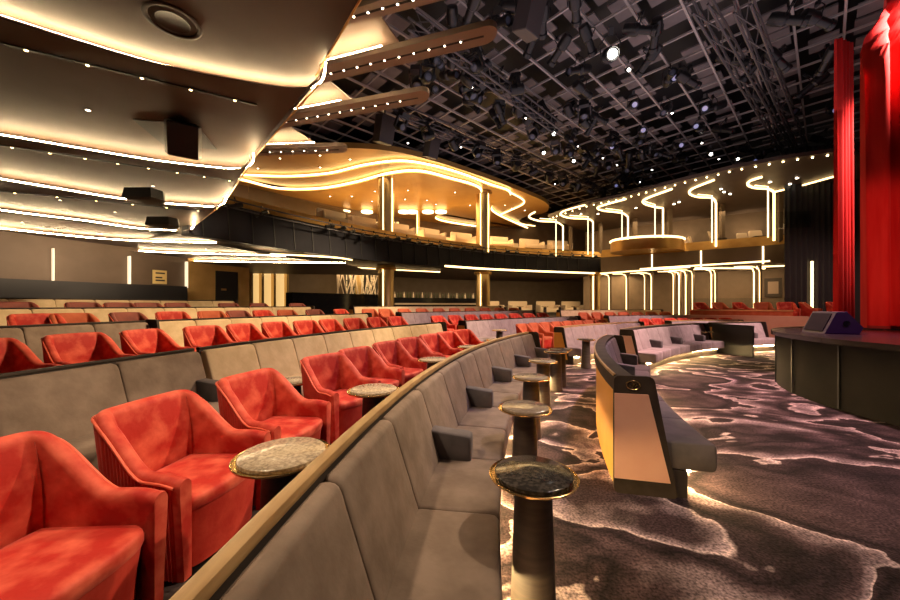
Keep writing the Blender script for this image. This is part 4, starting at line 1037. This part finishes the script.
# back bar
def ub(u, R): return th_px(u, R)
bar = thing('bar_counter', 'long black bar counter at the back centre under the balcony', 'bar', tuple(P(27.2, ub(400, 27.2), .78)))
MB().arc([(27.0, .78), (27.6, .78), (27.6, 2.2), (27.0, 2.2)], ub(290, 27.2), ub(382, 27.2), 12).build('counter_front', M['black_gloss'], bar, 20)
MB().arc([(27.0, .78), (27.6, .78), (27.6, 2.05), (27.0, 2.05)], ub(388, 27.2), ub(480, 27.2), 16).build('low_counter', M['black_gloss'], bar, 20)
MB().arc([(26.9, 1.62), (27.0, 1.62), (27.0, 1.72), (26.9, 1.72)], ub(392, 27.2), ub(478, 27.2), 12).build('counter_edge', M['white_uph'], bar, 20)
sh_ = thing('bar_shelving', 'backlit golden bottle shelving behind the bar', 'shelf', tuple(P(29.6, ub(370, 29.6), .78)))
MB().arc([(29.9, .78), (30, .78), (30, 3.6), (29.9, 3.6)], ub(345, 29.9), ub(381, 29.9), 8).build('lit_back', M['backlight'], sh_, 20)
mb = MB()
for k in range(10):
    a = ub(345, 29.7)+(ub(381, 29.7)-ub(345, 29.7))*k/9; mb.arc([(29.6, .78), (29.9, .78), (29.9, 3.6), (29.6, 3.6)], a-.0012, a+.0012, 1)
for z in (2.3, 2.7, 3.1): mb.arc([(29.6, z), (29.9, z), (29.9, z+.04), (29.6, z+.04)], ub(345, 29.7), ub(381, 29.7), 8)
mb.build('shelf_frame', M['dark_wood'], sh_, 0)
mb = MB(); a_ = ub(325, 29); b__ = ub(345, 29)
mb.build if False else None
tag(MB().arc([(29.4, .78), (29.5, .78), (29.5, 3.7), (29.4, 3.7)], ub(355, 29.5), ub(362, 29.5), 2).build('brass_pillar', M['brass_soft'], smooth=20), 'brass clad pillar between the bottle shelves', 'pillar')
lt = thing('lattice_screen', 'pale crossed lattice screen behind the bar', 'screen', tuple(P(28.8, ub(340, 28.8), 2)))
mb = MB(); rr = random.Random(5); pa, pb = P(28.8, ub(337, 28.8), 0), P(28.8, ub(380, 28.8), 0)
for k in range(26):
    f0 = rr.random(); f1 = min(1, max(0, f0+rr.uniform(-.18, .18)))
    q0 = pa+(pb-pa)*f0; q1 = pa+(pb-pa)*f1; mb.tube([(q0.x, q0.y, 2.25), (q1.x, q1.y, 3.62)], .03, 5)
mb.build('lattice', M['white_uph'], lt)
for k in range(30):
    a = ub(394, 27.4)+(ub(478, 27.4)-ub(394, 27.4))*k/29; p = P(27.3, a, 2.05)
    tag(MB().lathe([(.05, 0), (.05, .2), (.02, .27), (.02, .36)], p, 10).build('bottle', M['bottle'] if k % 3 else M['white_uph']), 'small bottle standing on the low bar counter right of the column', 'bottle', 'bottles on the bar')
# lit doorway and exits
dw = thing('door_1', None, None, tuple(P(30.2, ub(267, 30.2), .78)), kind='structure')
MB().arc([(30.25, .78), (30.3, .78), (30.3, 3.4), (30.25, 3.4)], ub(252, 30.2), ub(286, 30.2), 4).build('lobby_glow', M['backlight'], dw, 0)
mb = MB()
for u in (251, 262, 274, 287): a = ub(u, 29.9); mb.arc([(29.8, .78), (30.1, .78), (30.1, 3.4), (29.8, 3.4)], a-.002, a+.002, 1)
mb.build('door_frame', M['brass_soft'], dw, 0)
dd = thing('door_2', None, None, tuple(P(27.5, ub(226, 27.5), .78)), kind='structure')
MB().arc([(27.5, .78), (27.58, .78), (27.58, 3.0), (27.5, 3.0)], ub(216, 27.5), ub(238, 27.5), 3).build('door_leaf', M['wall_black'], dd, 0)
MB().arc([(27.46, 2.2), (27.49, 2.2), (27.49, 2.28), (27.46, 2.28)], ub(221, 27.5), ub(226, 27.5), 1).build('door_plate', M['brass_soft'], dd, 0)
ww = struct('wall_gold', MB().arc([(27.55, .78), (27.6, .78), (27.6, 3.7), (27.55, 3.7)], ub(189, 27.5), ub(250, 27.5), 6), M['gold_wall'], 0)
es = thing('exit_sign', 'small lit exit sign above the golden lobby doors', 'sign', tuple(P(28.5, ub(276, 28.5), 3.3)))
MB().arc([(28.45, 3.25), (28.5, 3.25), (28.5, 3.5), (28.45, 3.5)], ub(274, 28.5), ub(279, 28.5), 1).build('sign_box', M['exit'], es, 0)
# left wall panels: lit joints and the yellow notice
for k, u in enumerate([55, 131, 188, -20]):
    a = ub(u, 27.4); lab = ['left', 'middle', 'right', 'far left'][k]
    if u < 0: continue
    tag(MB().arc([(27.45, 2.25), (27.58, 2.25), (27.58, 3.25), (27.45, 3.25)], a-[.0003, .0008, .001, 0][k], a+[.0003, .0008, .001, 0][k], 1).build('wall_light_joint', M['led_joint'], smooth=0), 'vertical glowing joint, %s one of three between the brown wall panels' % lab, 'light', 'lit wall joints')
a = ub(163, 27.3)
nt = thing('wall_notice', 'small yellow framed notice on the brown left wall', 'sign', tuple(P(27.3, a, 2.4)))
MB().arc([(27.5, 2.36), (27.56, 2.36), (27.56, 2.85), (27.5, 2.85)], a-.0075, a+.0075, 1).build('notice_board', M['label_yellow'], nt, 0)
mb = MB()
for k, z in enumerate((2.72, 2.56, 2.46)): mb.arc([(27.48, z), (27.5, z), (27.5, z+.05), (27.48, z+.05)], a-.005, a+.005 - .003*(k % 2), 1)
mb.build('notice_marks', M['dark_wood'], nt, 0)
# white table tops with settings in front of the bar (pale blobs)
for k, (u, Y) in enumerate([(505, 23), (520, 22.6), (545, 22.3), (560, 22.6), (300, 17.5), (350, 19), (575, 22)]):
    x = (u-450)*Y/F; z = .78
    place_table(tpl, x, Y, z, 'small pale table under the left balcony, %s' % ['left of the second group', 'beside the leftmost of the second group', 'in the middle right of the column', 'right of the middle one', 'before the lobby doors', 'before the bottle shelves', 'at the right end near the slim column'][k], 'tables under the balcony')
# right terrace with glass screen
ta = at(690, 300, 17.3); tb = at(793, 300, 15.2); ta.z = tb.z = 0
td = (tb-ta).normalized(); tn = Vector((-td.y, td.x, 0))
te = thing('terrace_platform', 'raised terrace with orange-lit front at right under the balcony', 'platform', (ta.x, ta.y, 0))
MB().prism([xy(ta), xy(tb), xy(tb+tn*2.4), xy(ta+tn*2.4)], .15, .85).build('terrace_floor', M['tier'], te, 0)
MB().prism([xy(ta), xy(tb), xy(tb+tn*.1), xy(ta+tn*.1)], .85, 1.32).build('terrace_front', M['orange_velvet'], te, 0)  # orange light on the front wall put into its rust colour
MB().prism([xy(ta-tn*.05), xy(tb-tn*.05), xy(tb+tn*.1), xy(ta+tn*.1)], 1.32, 1.38).build('terrace_edge', M['brass_soft'], te, 0)
MB().prism([xy(ta-tn*.5-td*.3), xy(tb-tn*.5+td*.4), xy(tb-tn*.06+td*.4), xy(ta-tn*.06-td*.3)], .15, 1.12).build('terrace_step', M['leather_cream'], te, 0)
gs = MB().prism([xy(ta), xy(tb), xy(tb+tn*.02), xy(ta+tn*.02)], 1.38, 1.92); 
tag(gs.build('glass_balustrade', M['glass'], smooth=0), 'clear glass screen along the right terrace edge', 'balustrade')
for k in range(7):
    c = copy_tree(proto_rust if k % 2 else proto); q = ta+td*(.5+k*.78)+tn*(.7+.3*(k % 2)); c.location = (q.x, q.y, .85)
    c.rotation_euler = (0, 0, rnd.uniform(-2.4, -1.0)); c['label'] = 'red tub chair on the glass-screened right terrace, %s from the left' % ORD[k].replace('nearest', 'first'); c['group'] = 'tub chairs on the right terrace'
# picture on the right wall
p = at(774, 287, 19.6)
o = thing('framed_picture', 'small dark framed picture on the far right lower wall', 'picture', tuple(p))
Mq = Matrix((qd, qn, Vector((0, 0, 1)))).transposed()
kk = (773-450)/F; qa = QA+qn*3.55; s_ = (kk*qa.y-qa.x)/(qd.x-kk*qd.y); p = qa+qd*s_; p.z = 2.6
MB().box(p, (.75, .06, 1.1), Mq).build('frame', M['dark_wood'], o, 0)
MB().box(p-qn*.04, (.45, .03, .7), Mq).build('canvas', M['fin'], o, 0)
